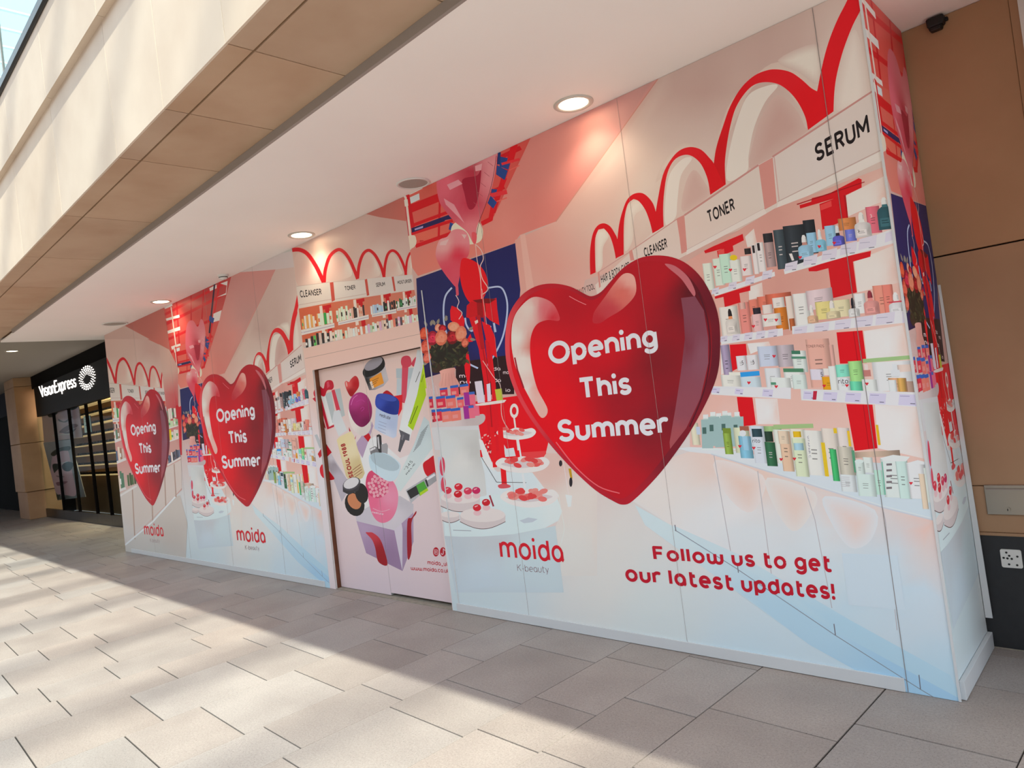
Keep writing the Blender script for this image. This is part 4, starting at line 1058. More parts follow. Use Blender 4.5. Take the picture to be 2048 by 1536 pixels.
# counter and lower cabinets
Z(0, 0, 1)
P([(1420, 920, 'ccb8b0'), (1540, 955, 'cdb6ac'), (1700, 1005, 'ccb6ae'), (1860, 1060, 'c8aca4'), (1480, 1010, 'c8c6c6'), (1500, 1070, 'c0c6ca'), (1640, 1080, 'c0c6ca'), (1640, 1140, 'b8c4ca'), (1340, 1000, 'c8c2be'), (1400, 1040, 'c4c6c8'), (1780, 1120, 'b8c4cc'), (1800, 1180, 'b2c2cc'), (1740, 1160, 'b4c2ca'), (1860, 1110, 'c0b6b4'), (1860, 1180, 'b4c2cc'), (1700, 1220, 'b0c2cc'), (1880, 1340, 'b0c6d2')],
  '1200,960 1380,903 1423,908 1526,939 1765,1015 1870,1042 1950,1445 1840,1374 1680,1264 1480,1135 1350,1056', grid=14)
A.soft('cbb4aa', 'c8c0be', '1430,920 1525,950 1522,1000 1495,1025 1450,985', .9); A.soft('c9b6ae', 'c4c0be', '1535,955 1630,985 1618,1035 1585,1062 1548,1012', .9); A.soft('c9b6b0', 'bfc2c6', '1650,992 1750,1020 1742,1080 1700,1095 1660,1040', .9)
Z(1380, 640, .26045)
P([(200, 1010, 'c8ccd0'), (800, 1200, 'c0c8ce'), (1600, 1450, 'bcc8d0')], '-100,985 0,975 250,985 1000,1130 1830,1350 1860,1535 1480,1440 560,1150 165,1030 0,1012', grid=8)
A.line('b0b4bc', '165,1030 560,1150 1480,1440 1850,1532', 9); A.line('ccd4d8', '165,1022 560,1140 1480,1428 1850,1520', 9)
for q in ('185,1040 270,1536 350,1990', '520,1160 570,1536 640,2060', '880,1280 960,1536 1090,2210', '1480,1445 1500,1536 1590,2380'): A.line('a4a0a4', q, 6)
# row four
A.rows([('c0bca8', 0, 60, 790, 960, .0), ('a8b4c4', 45, 75, 820, 880, 0)])
for x_, y_ in ((85, 765), (185, 755), (262, 750), (325, 745), (140, 745), (232, 738)):
    A.bx('8ca4a4', x_, x_ + 85, y_, y_ + 225, -.05, .04); A.bx('44605c', x_ + 10, x_ + 40, y_ + 60, y_ + 110, -.05, .04); A.bx('ccd0d0', x_ + 15, x_ + 55, y_ - 38, y_ - 5, -.05, .04); A.bx('a8b8b4', x_ + 15, x_ + 60, y_ - 8, y_, -.05, .04)
A.bx('c0c8c8', 90, 380, 985, 1000, .0, .0)
A.rows([('7c9440', 252, 315, 868, 1030, .02), ('6c8030', 250, 312, 830, 870, .0), ('b4b8a0', 330, 450, 825, 1020, .02), ('905848', 380, 450, 815, 850, .0), ('70a0b4', 370, 470, 890, 1060, .03), ('8cb4c8', 395, 450, 890, 1000, .03), ('c0ccd4', 455, 565, 812, 1000, .02), ('ccd2da', 475, 570, 888, 1098, .04), ('284048', 472, 550, 835, 898, .0),
        ('84a070', 565, 700, 815, 860, .0), ('c4c8c0', 635, 800, 840, 1100, .03), ('22382c', 570, 632, 855, 935, 0), ('2c5c40', 572, 652, 935, 1120, .05), ('90a878', 640, 945, 805, 838, -.03), ('ccc8ba', 765, 880, 835, 1150, .04), ('c8c8c4', 870, 1010, 845, 1190, .05), ('c4bcb4', 1005, 1130, 830, 1190, .05), ('c4a828', 1005, 1035, 940, 1200, .05),
        ('c4a828', 1100, 1130, 830, 870, 0), ('c4bcb8', 1125, 1220, 825, 1160, .05), ('c8a830', 1205, 1225, 850, 970, .02), ('c4a020', 1425, 1445, 805, 960, 0), ('c8ac94', 678, 765, 850, 1160, .05), ('c8b8a4', 672, 752, 850, 950, .03), ('c0c8ae', 780, 882, 905, 1200, .05), ('cca820', 790, 850, 855, 900, .0), ('90b0bc', 795, 870, 945, 1000, .0),
        ('a89484', 1265, 1610, 1015, 1060, -.05), ('3c9c60', 1070, 1122, 990, 1235, .06), ('a8a498', 1130, 1250, 970, 1185, .06), ('50886c', 1240, 1262, 1000, 1170, .05), ('c4ccc8', 1325, 1400, 1052, 1170, .05), ('c4cacc', 1150, 1270, 1185, 1315, .06), ('b8c4c0', 1265, 1335, 1082, 1190, .05), ('c4d4d0', 1275, 1415, 1180, 1350, .05),
        ('a8c8bc', 1410, 1480, 1150, 1340, .05), ('c4ccca', 1460, 1660, 1060, 1360, .04), ('b4c8c4', 1575, 1668, 1075, 1370, .04), ('c8cacc', 1660, 1800, 1095, 1370, .04), ('c0c8c4', 1790, 1835, 1135, 1400, .04), ('c8b8a4', 1755, 1800, 1180, 1450, .04)])
A.E('ccd0d4', 405, 870, 26, 24); A.text('2c3038', 'rito', (482, 942), (540, 942), (479, 912), (537, 912), t=.13, sp=.1)
for x_, y_, s_ in ((213, 845, 0),): pass
A.E('c0ccca', 1300, 1085, 34, 16); P('d0d4d4', '1460,1060 1560,1035 1690,1050 1660,1085 1500,1085'); P('d0d2d4', '1660,1100 1750,1075 1830,1095 1800,1110'); A.line('5ca08c', '1475,1090 1500,1340', 8)
for k in range(5): A.line('6c6468', '%d,%d %d,%d' % (1512, 1110 + 45 * k, 1548, 1108 + 45 * k), 16)
for k in range(6): A.line('a8a4a8', '%d,%d %d,%d' % (1165, 1205 + 14 * k, 1225, 1208 + 14 * k), 4)
A.text('7c7888', 'VITAPAIR C', (898, 890), (915, 1060), (912, 888), (930, 1056), t=.15, sp=.1)
for x_, y_ in ((1205, 505), (662, 513), (452, 484), (1358, 492), (1030, 508), (700, 1072), (802, 1068), (383, 972), (490, 985), (1697, 1255), (645, 280 - 0)):
    P('b82434', [(x_ - 14, y_ - 8), (x_ - 6, y_ - 14), (x_, y_ - 8), (x_ + 8, y_ - 14), (x_ + 15, y_ - 6), (x_, y_ + 12)])
Z(1380, 340, .23434)
for x_, y_ in ((1103, 655), (1230, 625), (213, 830), (345, 855), (465, 852), (940, 748), (643, 1280), (736, 1282), (540, 1336)):
    P('b82434', [(x_ - 16, y_ - 8), (x_ - 6, y_ - 15), (x_, y_ - 8), (x_ + 8, y_ - 16), (x_ + 17, y_ - 6), (x_, y_ + 14)])
# skirting light and floor of the print
Z(0, 0, 1)
P([(1300, 1080, 'bccace'), (1600, 1250, 'b4d0e0'), (1850, 1370, 'acd0e8')], '1270,1010 1350,1055 1680,1260 1930,1400 1930,1420 1820,1400 1620,1290 1400,1130 1290,1050', grid=8)
P([(1400, 1090, 'c4d4da'), (1700, 1270, 'b8d6e6')], '1345,1050 1480,1110 1700,1240 1900,1350 1925,1400 1680,1268 1360,1070', grid=6)
A.line('7c8490', '1350,1060 1470,1135 1670,1270 1840,1378 1930,1432', 1.6)
for a_, b_ in (((1350, 1050), (1352, 1062)), ((1475, 1130), (1477, 1145)), ((1668, 1248), (1671, 1270)), ((1838, 1350), (1841, 1378))): A.line('6c6c74', [a_, b_], 2)

# ================================================================== the heart with its lettering
H = Art(); H.Z(1000, 480, .35168)
outl = spline(pp('470,300 400,265 310,248 220,258 140,300 80,370 45,450 30,560 35,680 60,790 110,910 190,1040 300,1180 420,1310 540,1420 640,1482 700,1505 760,1480 890,1350 1000,1210 1100,1060 1190,890 1240,750 1253,600 1245,450 1210,330 1150,220 1070,140 980,98 880,88 790,105 700,160 630,235 575,295 520,320'), 4)
H.P([(40, 600, 'c84850'), (120, 900, 'c03c46'), (400, 1290, 'a81c30'), (700, 1500, 'a01428'), (1000, 1200, '6c1626'), (1240, 700, '5c1424'), (1200, 350, '601222'), (900, 95, '9c1424'), (300, 255, 'a01828'), (520, 320, '8c1424'), (600, 700, 'b00c20')], outl, grid=14)
cx_, cy_ = 645, 780
inn = [(cx_ + (x_ - cx_) * .945 - (8 if x_ < cx_ else 14), cy_ + (y_ - cy_) * .952) for x_, y_ in outl]
H.P([(200, 700, 'c4081c'), (300, 950, 'cc001a'), (400, 1150, 'c8001a'), (650, 1400, 'a80c20'), (600, 600, 'b00a1e'), (700, 900, '8c1020'), (900, 700, '74141f'), (850, 1100, '7c1422'), (900, 200, '9c1020'), (1100, 300, '540f1c'), (250, 300, 'a80e20'), (400, 350, '9c0c1e'), (1000, 1000, '6e1624')], inn, grid=16)
H.S([(90, 560, 'c8c6c0'), (160, 400, 'c0b4ae'), (300, 430, 'b02434'), (260, 400, 'b86068'), (180, 600, 'b8746c'), (130, 700, 'c8c2bc'), (240, 960, 'd0a49c'), (200, 850, 'c49088'), (160, 850, 'c8beb8')],
    '180,328 250,332 310,372 340,455 270,455 210,480 178,545 172,640 185,740 215,850 272,965 235,1010 170,900 110,780 75,660 65,560 75,460 110,390', grid=12)
H.line('8c1424', '85,670 100,740 135,840', 9)
H.S([(740, 225, 'c89890'), (700, 300, 'b86058'), (560, 455, 'a42430'), (620, 400, 'a83a42')], '700,195 745,192 770,225 770,310 700,390 620,440 570,472 530,470 530,430 545,395 600,320 650,250')
H.P([(1120, 450, '74404e'), (1150, 650, '7c4c5a'), (1060, 950, '804450'), (985, 1150, '94484e'), (1060, 600, '70303e')], '1030,330 1110,320 1160,400 1185,560 1185,700 1140,900 1060,1070 968,1188 965,1150 1000,950 1030,750 1052,560 1045,430')
H.S('a86068', '940,135 1000,150 1070,210 1110,290 1105,320 1080,290 1030,220 960,160'); H.curve('4c1020', '1130,300 1180,450 1195,650 1160,860 1080,1060', 8)
H.curve('d86870', '320,1150 430,1290 560,1400 680,1440', 6); H.curve('c07078', '395,320 440,345 490,368', 4)
for s_, q in (('Opening', ((283, 712), (905, 607), (268, 583), (890, 478))), ('This', ((450, 915), (752, 877), (437, 787), (738, 748))), ('Summer', ((330, 1152), (965, 1100), (318, 1024), (952, 975)))):
    pass
HT = []
for s_, q in (('Opening', ((283, 712), (900, 608), (268, 583), (885, 479))), ('This', ((455, 913), (752, 877), (440, 785), (738, 749))), ('Summer', ((335, 1150), (965, 1104), (322, 1022), (952, 976)))):
    T_ = Art(); T_.Z(1000, 480, .35168); T_.text('ececf2', s_, *q, t=.20, sp=.07); HT.append(T_)
# small wordmark and the line under it
LG = Art(); LG.Z(840, 860, .20833)
LG.text('b81428', 'moida', (775, 1232), (1388, 1274), (752, 1015), (1365, 1057), t=.15, sp=.12)
LS = Art(); LS.Z(840, 860, .20833)
LS.text('6c3844', 'K-beauty', (938, 1353), (1240, 1372), (932, 1288), (1233, 1307), t=.06, sp=.14)
FT = Art(); FT.Z(1200, 1040, .3125)
FT.text('a8122a', 'Follow us to get', (345, 258), (1487, 336), (333, 165), (1475, 222), t=.20, sp=.13, space=.38)
FT.text('a8122a', 'our latest updates!', (168, 392), (1510, 512), (155, 288), (1497, 398), t=.20, sp=.12, space=.38)
CARD = Art(); CARD.Z(1200, 1040, .3125)
CARD.P('ccdae4', '1548,212 1903,228 1955,577 1593,543')
# ================================================================== left wall of the shop picture (over the door)
Bq = Art(); Bq.Z(560, 420, .22135); P = Bq.P; S = Bq.S
P([(250, 300, 'b0968e'), (600, 250, 'b09890'), (1000, 150, 'a88c86'), (300, 600, 'b8aaa2'), (900, 400, 'b4a29c')], '-400,700 -300,-500 1200,-600 1330,1020 240,1230 -300,1300', grid=12)
P([(950, 20, 'a0625a'), (1130, 60, 'a86058')], '640,5 700,-500 1230,-560 1140,100 900,65')
for q in ('140,420 220,400 300,500 350,640 160,680', '430,480 500,400 570,410 620,480 640,600 420,630', '730,450 790,390 840,420 880,500 895,595 715,610', '955,460 1010,395 1050,430 1085,520 1100,580 950,600', '1150,440 1185,400 1190,580 1145,585'):
    xs = [p_[0] for p_ in pp(q)]; ys = [p_[1] for p_ in pp(q)]
    S([(max(xs), sum(ys) / len(ys), 'ccc4bc'), (min(xs), sum(ys) / len(ys), 'b49c94'), (sum(xs) / len(xs), sum(ys) / len(ys), 'b89c94')], q)
for q, w_ in (('100,362 180,360 250,400 320,500 370,600 395,655', 36), ('400,645 410,540 450,420 520,360 575,378 630,450 670,540 700,618', 30), ('702,612 715,500 750,400 800,364 850,397 890,460 920,530 940,602', 27), ('940,602 950,490 975,400 1015,367 1060,392 1100,460 1130,540 1137,582', 24), ('1137,582 1146,470 1170,398 1192,385', 20)):
    Bq.curve('b00e1c', q, w_, 8)
for a_ in (90, 20): Bq.curve('b00e1c', '-%d,650 -60,560 -20,440 60,370 110,362' % a_, 34, 6)
P([(300, 760, 'b8b0aa'), (600, 720, 'b8b2ae'), (1100, 650, 'b4aeac')], '-300,740 155,690 450,650 1195,585 1212,720 470,830 180,885 -300,960')
for q in ('450,655 482,650 497,815 468,830', '765,627 787,622 807,770 785,776', '1008,604 1027,601 1046,730 1030,735'): P('a8483e', q)
Bq.line('a89690', '170,858 465,806', 5); Bq.line('a89690', '500,806 785,755', 5); Bq.line('a89690', '150,690 450,652', 5); Bq.line('a89690', '480,650 770,627', 5)
Bq.text('241c1e', 'CLEANSER', (185, 793), (378, 765), (176, 728), (370, 710), t=.18, sp=.1)
Bq.text('241c1e', 'TONER', (588, 729), (684, 716), (581, 690), (677, 676), t=.18, sp=.1)
Bq.text('241c1e', 'SERUM', (870, 696), (951, 685), (865, 660), (945, 648), t=.18, sp=.1)
Bq.text('241c1e', 'MOISTURISER', (1065, 672), (1192, 655), (1060, 640), (1186, 623), t=.18, sp=.1)
P([(300, 950, 'b0583c'), (700, 900, 'b06a54'), (1100, 800, 'b06c5c')], '-300,970 180,890 470,835 1215,722 1265,1005 216,1195 -300,1290')
for x_, y_, s_ in ((385, 868, 1.0), (690, 812, .95), (935, 768, .85), (1130, 742, .75)):
    P('a80e1a', [(x_, y_), (x_ + 75 * s_, y_ - 18), (x_ + 78 * s_, y_ + 12), (x_ + 4, y_ + 34 * s_)]); P('a80e1a', [(x_ + 20 * s_, y_ + 20), (x_ + 58 * s_, y_ + 12), (x_ + 95 * s_, y_ + 270 * s_), (x_ + 55 * s_, y_ + 275 * s_)])
    P('c4b8b0', [(x_ - 30 * s_, y_), (x_ - 5, y_ - 5), (x_ + 25 * s_, y_ + 240 * s_), (x_ - 5, y_ + 245 * s_)])
def packs(art, x0, x1, y0, y1, h_, n, seed, pal):
    r_ = random.Random(seed); w_ = (x1 - x0) / n
    for k in range(n):
        t = k / n; hh = h_ * r_.uniform(.7, 1.0); yb = y0 + (y1 - y0) * t
        art.bx(r_.choice(pal), x0 + w_ * k, x0 + w_ * (k + .92), yb - hh, yb, -.12, .1)
        if r_.random() < .4: art.bx(r_.choice(['d0d0cc', '2a2628', 'b07058', '4c8c5c']), x0 + w_ * (k + .15), x0 + w_ * (k + .75), yb - hh * .6, yb - hh * .3, -.12, .1)
PW = ['c8c6c0', 'c4bcb4', 'b8c4b4', 'c0c8c8', 'b4a49c', 'c8b8a8']
packs(Bq, 195, 350, 1078, 1045, 125, 8, 1, ['c89858', 'c4bcb0', 'b06038', 'c8c4bc', '8c5c40']); packs(Bq, 340, 470, 1045, 1018, 110, 5, 2, ['c4ccc0', '2c8c48', 'b8c4b4'])
packs(Bq, 505, 610, 1010, 985, 130, 5, 3, ['c0ccb8', 'b8c8b4', 'c4ccc0']); packs(Bq, 610, 760, 990, 955, 110, 9, 4, ['c4b8b4', '2a2628', 'b89888', 'c8a848', '302c30'])
packs(Bq, 815, 930, 945, 920, 85, 6, 5, ['a4bccc', '8cacc8', 'c0c8cc', 'b87848']); packs(Bq, 930, 1040, 915, 895, 90, 6, 6, ['26262a', '3c3c40', 'c0bcb8', 'c8c4c0']); packs(Bq, 1045, 1225, 895, 850, 90, 12, 7, ['c4c8c4', '2c5c3c', '3c5c9c', 'c8ccc8', 'b0b8b8'])
for q in ('200,1082 490,1020 494,1060 205,1130', '525,1012 800,945 803,985 527,1042', '830,940 1050,892 1053,930 832,968', '1055,885 1232,850 1234,882 1058,912', '-200,1150 200,1082 205,1130 -190,1200'): P('bcbab8', q); Bq.line('a098a4', [((pp(q)[0][0] + pp(q)[3][0]) / 2 + 10, (pp(q)[0][1] + pp(q)[3][1]) / 2), ((pp(q)[1][0] + pp(q)[2][0]) / 2, (pp(q)[1][1] + pp(q)[2][1]) / 2)], 8)
packs(Bq, 228, 470, 1250, 1175, 110, 10, 8, PW + ['2a2628', '4ca050', 'b84848']); packs(Bq, 470, 790, 1185, 1110, 95, 14, 9, PW + ['b87058', '806058', 'c87848']); packs(Bq, 790, 1250, 1110, 1010, 90, 22, 10, PW + ['b898b0', '9cb09c', 'c87868', '504850'])

# frame round the door, printed plain pink
BF = Art(); BF.Z(560, 420, .22135)
BF.P([(300, 1300, 'c4a9a0'), (1100, 1150, 'c4a9a0'), (700, 1250, 'c8aca4'), (300, 2400, 'c0bcc0')], '160,1190 225,1248 470,1190 790,1118 1262,1000 1420,1500 1700,3700 430,3700 200,1500', grid=10)
BF.line('988078', '228,1342 1275,1118', 4)
# strip of shelves and cabinets left of the frame belongs to the left picture; packs running over the frame
BF.Z(600, 660, .20833)
BF.P('a81c30', '120,660 150,640 175,700 150,690'); BF.S('b02036', '130,600 150,560 175,580 170,640 140,640')
BF.P('a0a4a8', '140,1010 165,1000 215,1110 190,1140'); BF.P('a81828', '170,1190 215,1120 230,1180 190,1230'); BF.S('b81c2c', '190,1330 215,1290 235,1350 230,1420 200,1390')
BF.Z(600, 660, .20833)
BF.P('b4b8ba', '1130,190 1150,175 1240,330 1235,560 1150,560'); BF.P('a4bc20', '1180,330 1230,360 1240,560 1180,560')

# ================================================================== door leaves
LEAFY = HY + 0.06
D = Art(); D.plane = LEAFY; D.Z(600, 660, .20833); P = D.P; S = D.S
P([(200, 500, 'c0aaa4'), (1000, 300, 'c2aca6'), (600, 1300, 'c0b6b6'), (300, 2200, 'c4b2b4'), (1200, 2000, 'c0b0b2'), (700, 2500, 'c0b2b8')], '60,350 1220,100 1600,2900 200,2700', grid=12)
P([(700, 1250, 'c4c6c8'), (900, 1500, 'c2bcbc'), (560, 1400, 'c4c4c4')], '620,1080 720,1020 960,1230 1300,1100 1290,1300 1000,1700 560,1750 560,1300')
P('9ca4a6', '335,570 385,560 432,820 395,840 355,720'); P('c4c6c6', '200,635 297,592 345,880 292,922'); P('9ea6a8', '240,615 302,590 348,880 312,892')
S('a81c30', '240,505 270,482 310,490 325,540 308,572 262,580 238,635 205,630 165,590 160,560 190,538 225,562'); P('b8485a', '255,500 275,492 285,540 262,560')
P('a81c34', '172,645 202,640 278,930 328,908 326,930 262,955'); P('b4384a', '302,580 332,570 388,772 352,785'); P('90101c', '160,690 180,690 250,950 230,930')
S([(460, 520, 'c05050'), (530, 520, 'a00c1a'), (490, 600, '8c0a16')], '470,500 490,470 530,440 560,470 566,540 530,600 490,640 450,580 430,510 445,488'); D.E('c8a098', 447, 520, 6, 26, -10)
# amber jar
P([(640, 500, '1c1a1c'), (830, 450, 'a8a4a8'), (750, 500, '98949a')], '612,440 815,340 850,480 800,540 720,575 665,578 636,500'); P('cc8a30', '668,470 778,405 806,510 692,566'); P('c8b8a8', '668,500 690,490 712,555 694,566')
for k in range(3): D.line('6c4c28', '%d,%d %d,%d' % (690, 490 + 22 * k, 755 - 10 * k, 460 + 22 * k), 5)
S('1e1c1e', '605,388 680,300 770,258 805,282 815,340 780,392 700,440 622,450'); D.E([(650, 350, '706c70'), (760, 290, '94909a')] if False else '86828a', 705, 325, 98, 48, -32)
# grey gift, ribbon
P('98a4aa', '922,370 1095,362 1090,472 925,462'); P('a2acb2', '930,466 1080,468 1062,680 925,690'); P('b44456', '980,350 1042,345 1018,692 972,692'); S('b03c4e', '970,320 980,262 1030,246 1062,270 1066,340 1000,362'); S('b03c4e', '1068,325 1100,270 1122,262 1120,320 1095,352')
S('98141f', '795,612 830,580 870,600 900,640 840,630'); P('b81c28', '870,640 985,620 980,760 945,830'); D.curve('b02030', '900,660 1010,700 1020,690', 8)
P('9c88a0', '545,1080 690,880 705,920 600,1230 540,1120'); P('a81420', '610,1020 660,990 680,1030 655,1075'); P('a01420', '470,930 520,1050 540,1010 520,1090 470,960')
# purple device
S([(500, 900, 'c4bcb8'), (620, 980, 'b8b2ae'), (470, 800, 'c8c4c2')], '468,760 475,860 500,940 560,1000 610,1015 660,980 682,920 680,800 560,700'); S([(540, 690, '9c3474'), (600, 780, '842058'), (640, 880, '681044'), (520, 850, '741a50')], '590,600 650,640 690,740 682,850 630,918 575,928 515,875 472,770 480,670 530,612')
D.curve('b868a0', '490,720 510,660 550,625', 6); D.curve('9c3a80', '580,760 600,740 615,755 590,780', 5); D.curve('a04080', '540,690 590,670 620,690', 5)
# blue capped jar
P([(760, 900, 'a8b8d0'), (880, 900, '98a4bc'), (820, 1000, 'b4bccc')], '730,735 945,812 925,1022 895,1038 800,1000 714,945'); S([(760, 700, '34489c'), (850, 760, '1c2c78'), (920, 720, '22347c')], '735,628 800,610 890,630 950,680 948,770 930,812 840,800 730,735')
D.E('3a4c98', 842, 650, 88, 30, 14); D.text('403c4c', 'medicube', (762, 828), (866, 862), (766, 795), (870, 828), t=.14, sp=.1)
for k in range(4): D.line('7c84a0', '%d,%d %d,%d' % (755 - 2 * k, 875 + 30 * k, 830 - 3 * k, 902 + 30 * k), 4)
# squeeze tubes
P([(1150, 300, 'b4b8bc'), (1000, 900, 'c0c4c4'), (1080, 700, 'bcc0c2')], '1125,190 1180,200 1230,330 1235,560 1080,960 1045,1075 948,985 1000,720 1110,290'); P('98b420', '1185,330 1235,330 1235,560 1085,965 1035,920 1125,620')
D.line('5c7010', '1130,730 1060,900', 9); D.line('6c8418', '1105,740 1045,890', 6); D.line('6c8418', '1195,400 1165,500', 7); D.line('50504c', '1150,400 1110,500', 6)
P('54545a', '950,955 1055,1005 1048,1065 975,1045'); P('4c4c52', '965,1020 1012,1052 962,1175 942,1160'); P('6c6c72', '985,1000 1000,1008 985,1060 972,1050')
P([(1150, 1000, 'a8b4b8'), (1000, 1350, 'b4bebe'), (1250, 1100, 'b0bcbe')], '1190,830 1240,880 1290,1110 965,1550 895,1500 1090,1110')
for k in range(14): D.line('60686c', [(1090 + 8 * k - 3, 1110 - 20 * k + 60), (1160 + 8 * k, 1110 - 20 * k - 60 + 40)] if k < 10 else [(1000, 1340), (1010, 1330)], 4)
D.text('3c4448', '345', (1030, 1335), (1085, 1265), (1008, 1318), (1062, 1248), t=.12, sp=.25); D.text('4c5458', 'RELIEF CREAM' if False else 'RELIE', (1025, 1392), (1110, 1282), (1014, 1384), (1100, 1274), t=.16)
# cream bottle with pump
P([(340, 830, 'b4b8bc'), (400, 950, 'b8bcbe')], '310,870 325,780 378,765 400,832 452,962 372,1020'); P([(420, 1100, 'c4b890'), (560, 1300, 'b4a47c'), (500, 1150, 'c8bea0')], '352,1055 380,1025 490,970 520,1020 622,1375 600,1420 500,1475 440,1400')
D.text('901820', 'SEOUL 1988', (516, 1412), (432, 1085), (474, 1424), (388, 1098), t=.24, sp=.14, space=.2)
for k in range(4): D.line('7c3430', '%d,%d %d,%d' % (505 + 8 * k, 1345 + 22 * k, 580 + 6 * k, 1290 + 24 * k), 5)
P([(280, 1230, 'b4b0b6'), (380, 1400, 'a49ea8'), (330, 1300, '8c848c')], '238,1225 295,1180 455,1440 470,1536 400,1650 340,1480'); P('a41424', '172,1200 255,1098 305,1175 238,1240'); P('5c2028', '165,1190 250,1095 262,1105 178,1205')
S('a81422', '200,1300 235,1300 300,1380 330,1430 270,1440 215,1400')
# hand roller, cream jar with lid
S([(700, 1300, 'a8bcc6'), (850, 1400, 'b0c0c8')], '662,1215 700,1190 820,1180 950,1270 962,1340 920,1430 850,1450 760,1400 680,1330'); D.E('98a8b0', 815, 1262, 150, 70, 25)
P('6c6c70', '668,1140 720,1115 770,1140 770,1195 680,1200'); P('303034', '735,1010 760,1000 780,1015 792,1190 770,1200 740,1130'); P('8c8c90', '780,1100 830,1085 845,1110 840,1190 785,1200'); P('bcbcc0', '672,1145 722,1122 726,1140 676,1165'); P('a8a8ac', '742,1030 756,1022 768,1140 752,1140')
D.Z(600, 900, .20833)
# big gift box
P([(600, 640, 'b0aab2'), (900, 600, 'b8b2b8'), (1000, 500, 'a8a4aa')], '530,620 700,520 960,440 1090,520 1088,600 975,705 905,772 545,690'); P([(600, 750, 'a08ca4'), (850, 1000, '88708c'), (700, 900, '947c98')], '542,682 905,772 985,1162 635,990')
P([(1000, 800, '8c7890'), (1050, 700, '9c88a0')], '905,772 975,705 1088,600 1090,880 985,1162'); P('b8b0ba', '905,768 975,705 985,760 982,1160')
P([(660, 800, 'b03844'), (780, 1000, '8c1420')], '632,795 660,790 700,795 765,850 808,955 838,1105 752,1072 722,940 690,860', True); P('8c1424', '1030,690 1072,650 1112,588 1115,612 1070,700 1072,960 1034,1042', True); S([(700, 760, 'c07c88')], '640,760 700,735 770,760 720,800') if False else None
S([(700, 500, 'c86080'), (850, 450, 'd088a0'), (800, 650, 'c86c88'), (650, 300, 'b83c60')], '650,230 700,195 800,220 900,310 942,420 930,560 880,660 800,700 730,670 680,580 650,430 630,330'); D.E('b84468', 745, 345, 108, 118, 10)
for k in range(30):
    a_ = k * 2.4; r_ = 12 + 16 * math.sqrt(k)
    D.E('d098a4', 750 + r_ * math.cos(a_), 350 + r_ * math.sin(a_) * 1.05, 15, 16, 0, 10)
S([(700, 100, 'a8bcc6'), (850, 200, 'b0c0c8')], '662,65 700,40 820,30 950,120 962,190 920,280 850,300 760,250 680,180'); D.E('98a8b0', 815, 112, 150, 70, 25)
D.text('d8c8d0', 'medicube', (690, 605), (800, 625), (692, 585), (802, 605), t=.16); D.curve('d8a4b4', '700,560 780,590 860,570', 6)
# compact
D.E('1c1a1c', 525, 520, 92, 118, -20); D.E('b07452', 522, 492, 60, 82, -30); D.E('222022', 592, 415, 62, 98, -12); P('343236', '410,340 412,400 470,430 560,390 582,330'); D.E('46444a', 495, 325, 90, 58, -25); D.E('bcbabc', 492, 318, 78, 48, -25)
# green roller and red heart
S('b01424', '1180,140 1230,90 1300,60 1300,250 1215,245'); P([(1100, 450, 'a0a0a4'), (1280, 260, '8c8c90')], '1015,385 1200,270 1292,212 1332,280 1240,350 1065,512'); P('2c2c2e', '1025,395 1115,342 1145,420 1062,470'); P('489038', '1115,340 1190,298 1232,388 1152,442'); P('98b424', '1150,410 1222,365 1232,388 1155,440'); P('d0d0d4', '1210,275 1290,225 1300,245 1220,295'); P('2a2a2c', '1200,290 1215,280 1235,345 1222,355')
# web lettering and marks
for x_ in (1305, 1372):
    D.E('a0182a', x_, 978, 29, 45)
D.curve('c8b4b8', '1290,958 1320,962 1320,1000 1292,996 1290,958', 4); D.E('c8b4b8', 1305, 979, 9, 13); D.E('a0182a', 1305, 979, 5, 8); D.curve('c8b4b8', '1375,945 1375,995 1362,1002 1358,990', 6); D.line('c8b4b8', '1375,950 1392,965', 6)
D.text('a0182a', 'moida_uk', (1225, 1098), (1428, 1118), (1221, 1056), (1424, 1074), t=.17, sp=.09); D.text('a0182a', 'www.moida.co.uk', (1066, 1152), (1436, 1182), (1061, 1112), (1431, 1140), t=.17, sp=.08)

# ================================================================== parts of the left picture not seen elsewhere
LL = Art(); LL.Z(200, 560, .36466); P = LL.P; S = LL.S
P([(100, 400, 'a88e86'), (300, 500, 'b09a92'), (150, 900, 'b08078'), (200, 1300, 'b4a8a2'), (420, 900, 'b08880'), (430, 700, 'a83038')], '-10,300 130,240 380,380 428,480 430,700 445,960 450,1150 410,1190 140,1460 110,1500', grid=10)
P([(250, 250, '9c5a52'), (370, 350, 'a8625a')], '125,245 350,145 385,385')
P([(200, 1300, 'b4aaa4'), (400, 1080, 'b8aca6'), (150, 1400, 'b4b0ae')], '95,1180 250,1090 445,985 450,1140 410,1185 140,1450')
P([(250, 1430, 'b0aca8'), (380, 1400, 'aca49e'), (430, 1250, 'b0a8a2'), (300, 1500, 'acaca8')], '140,1458 410,1190 440,1180 480,1330 470,1560 130,1560')
for q in ('178,1150 192,1420', '285,1100 290,1330', '355,1060 362,1250', '407,1010 418,1190'): LL.line('9c8478', q, 6)
LL.line('c8ccce', '140,1452 290,1325 412,1190', 9)
P('a81822', '430,700 446,690 450,960 438,960'); S('a80c1a', '415,700 430,690 445,740 440,800 425,780')
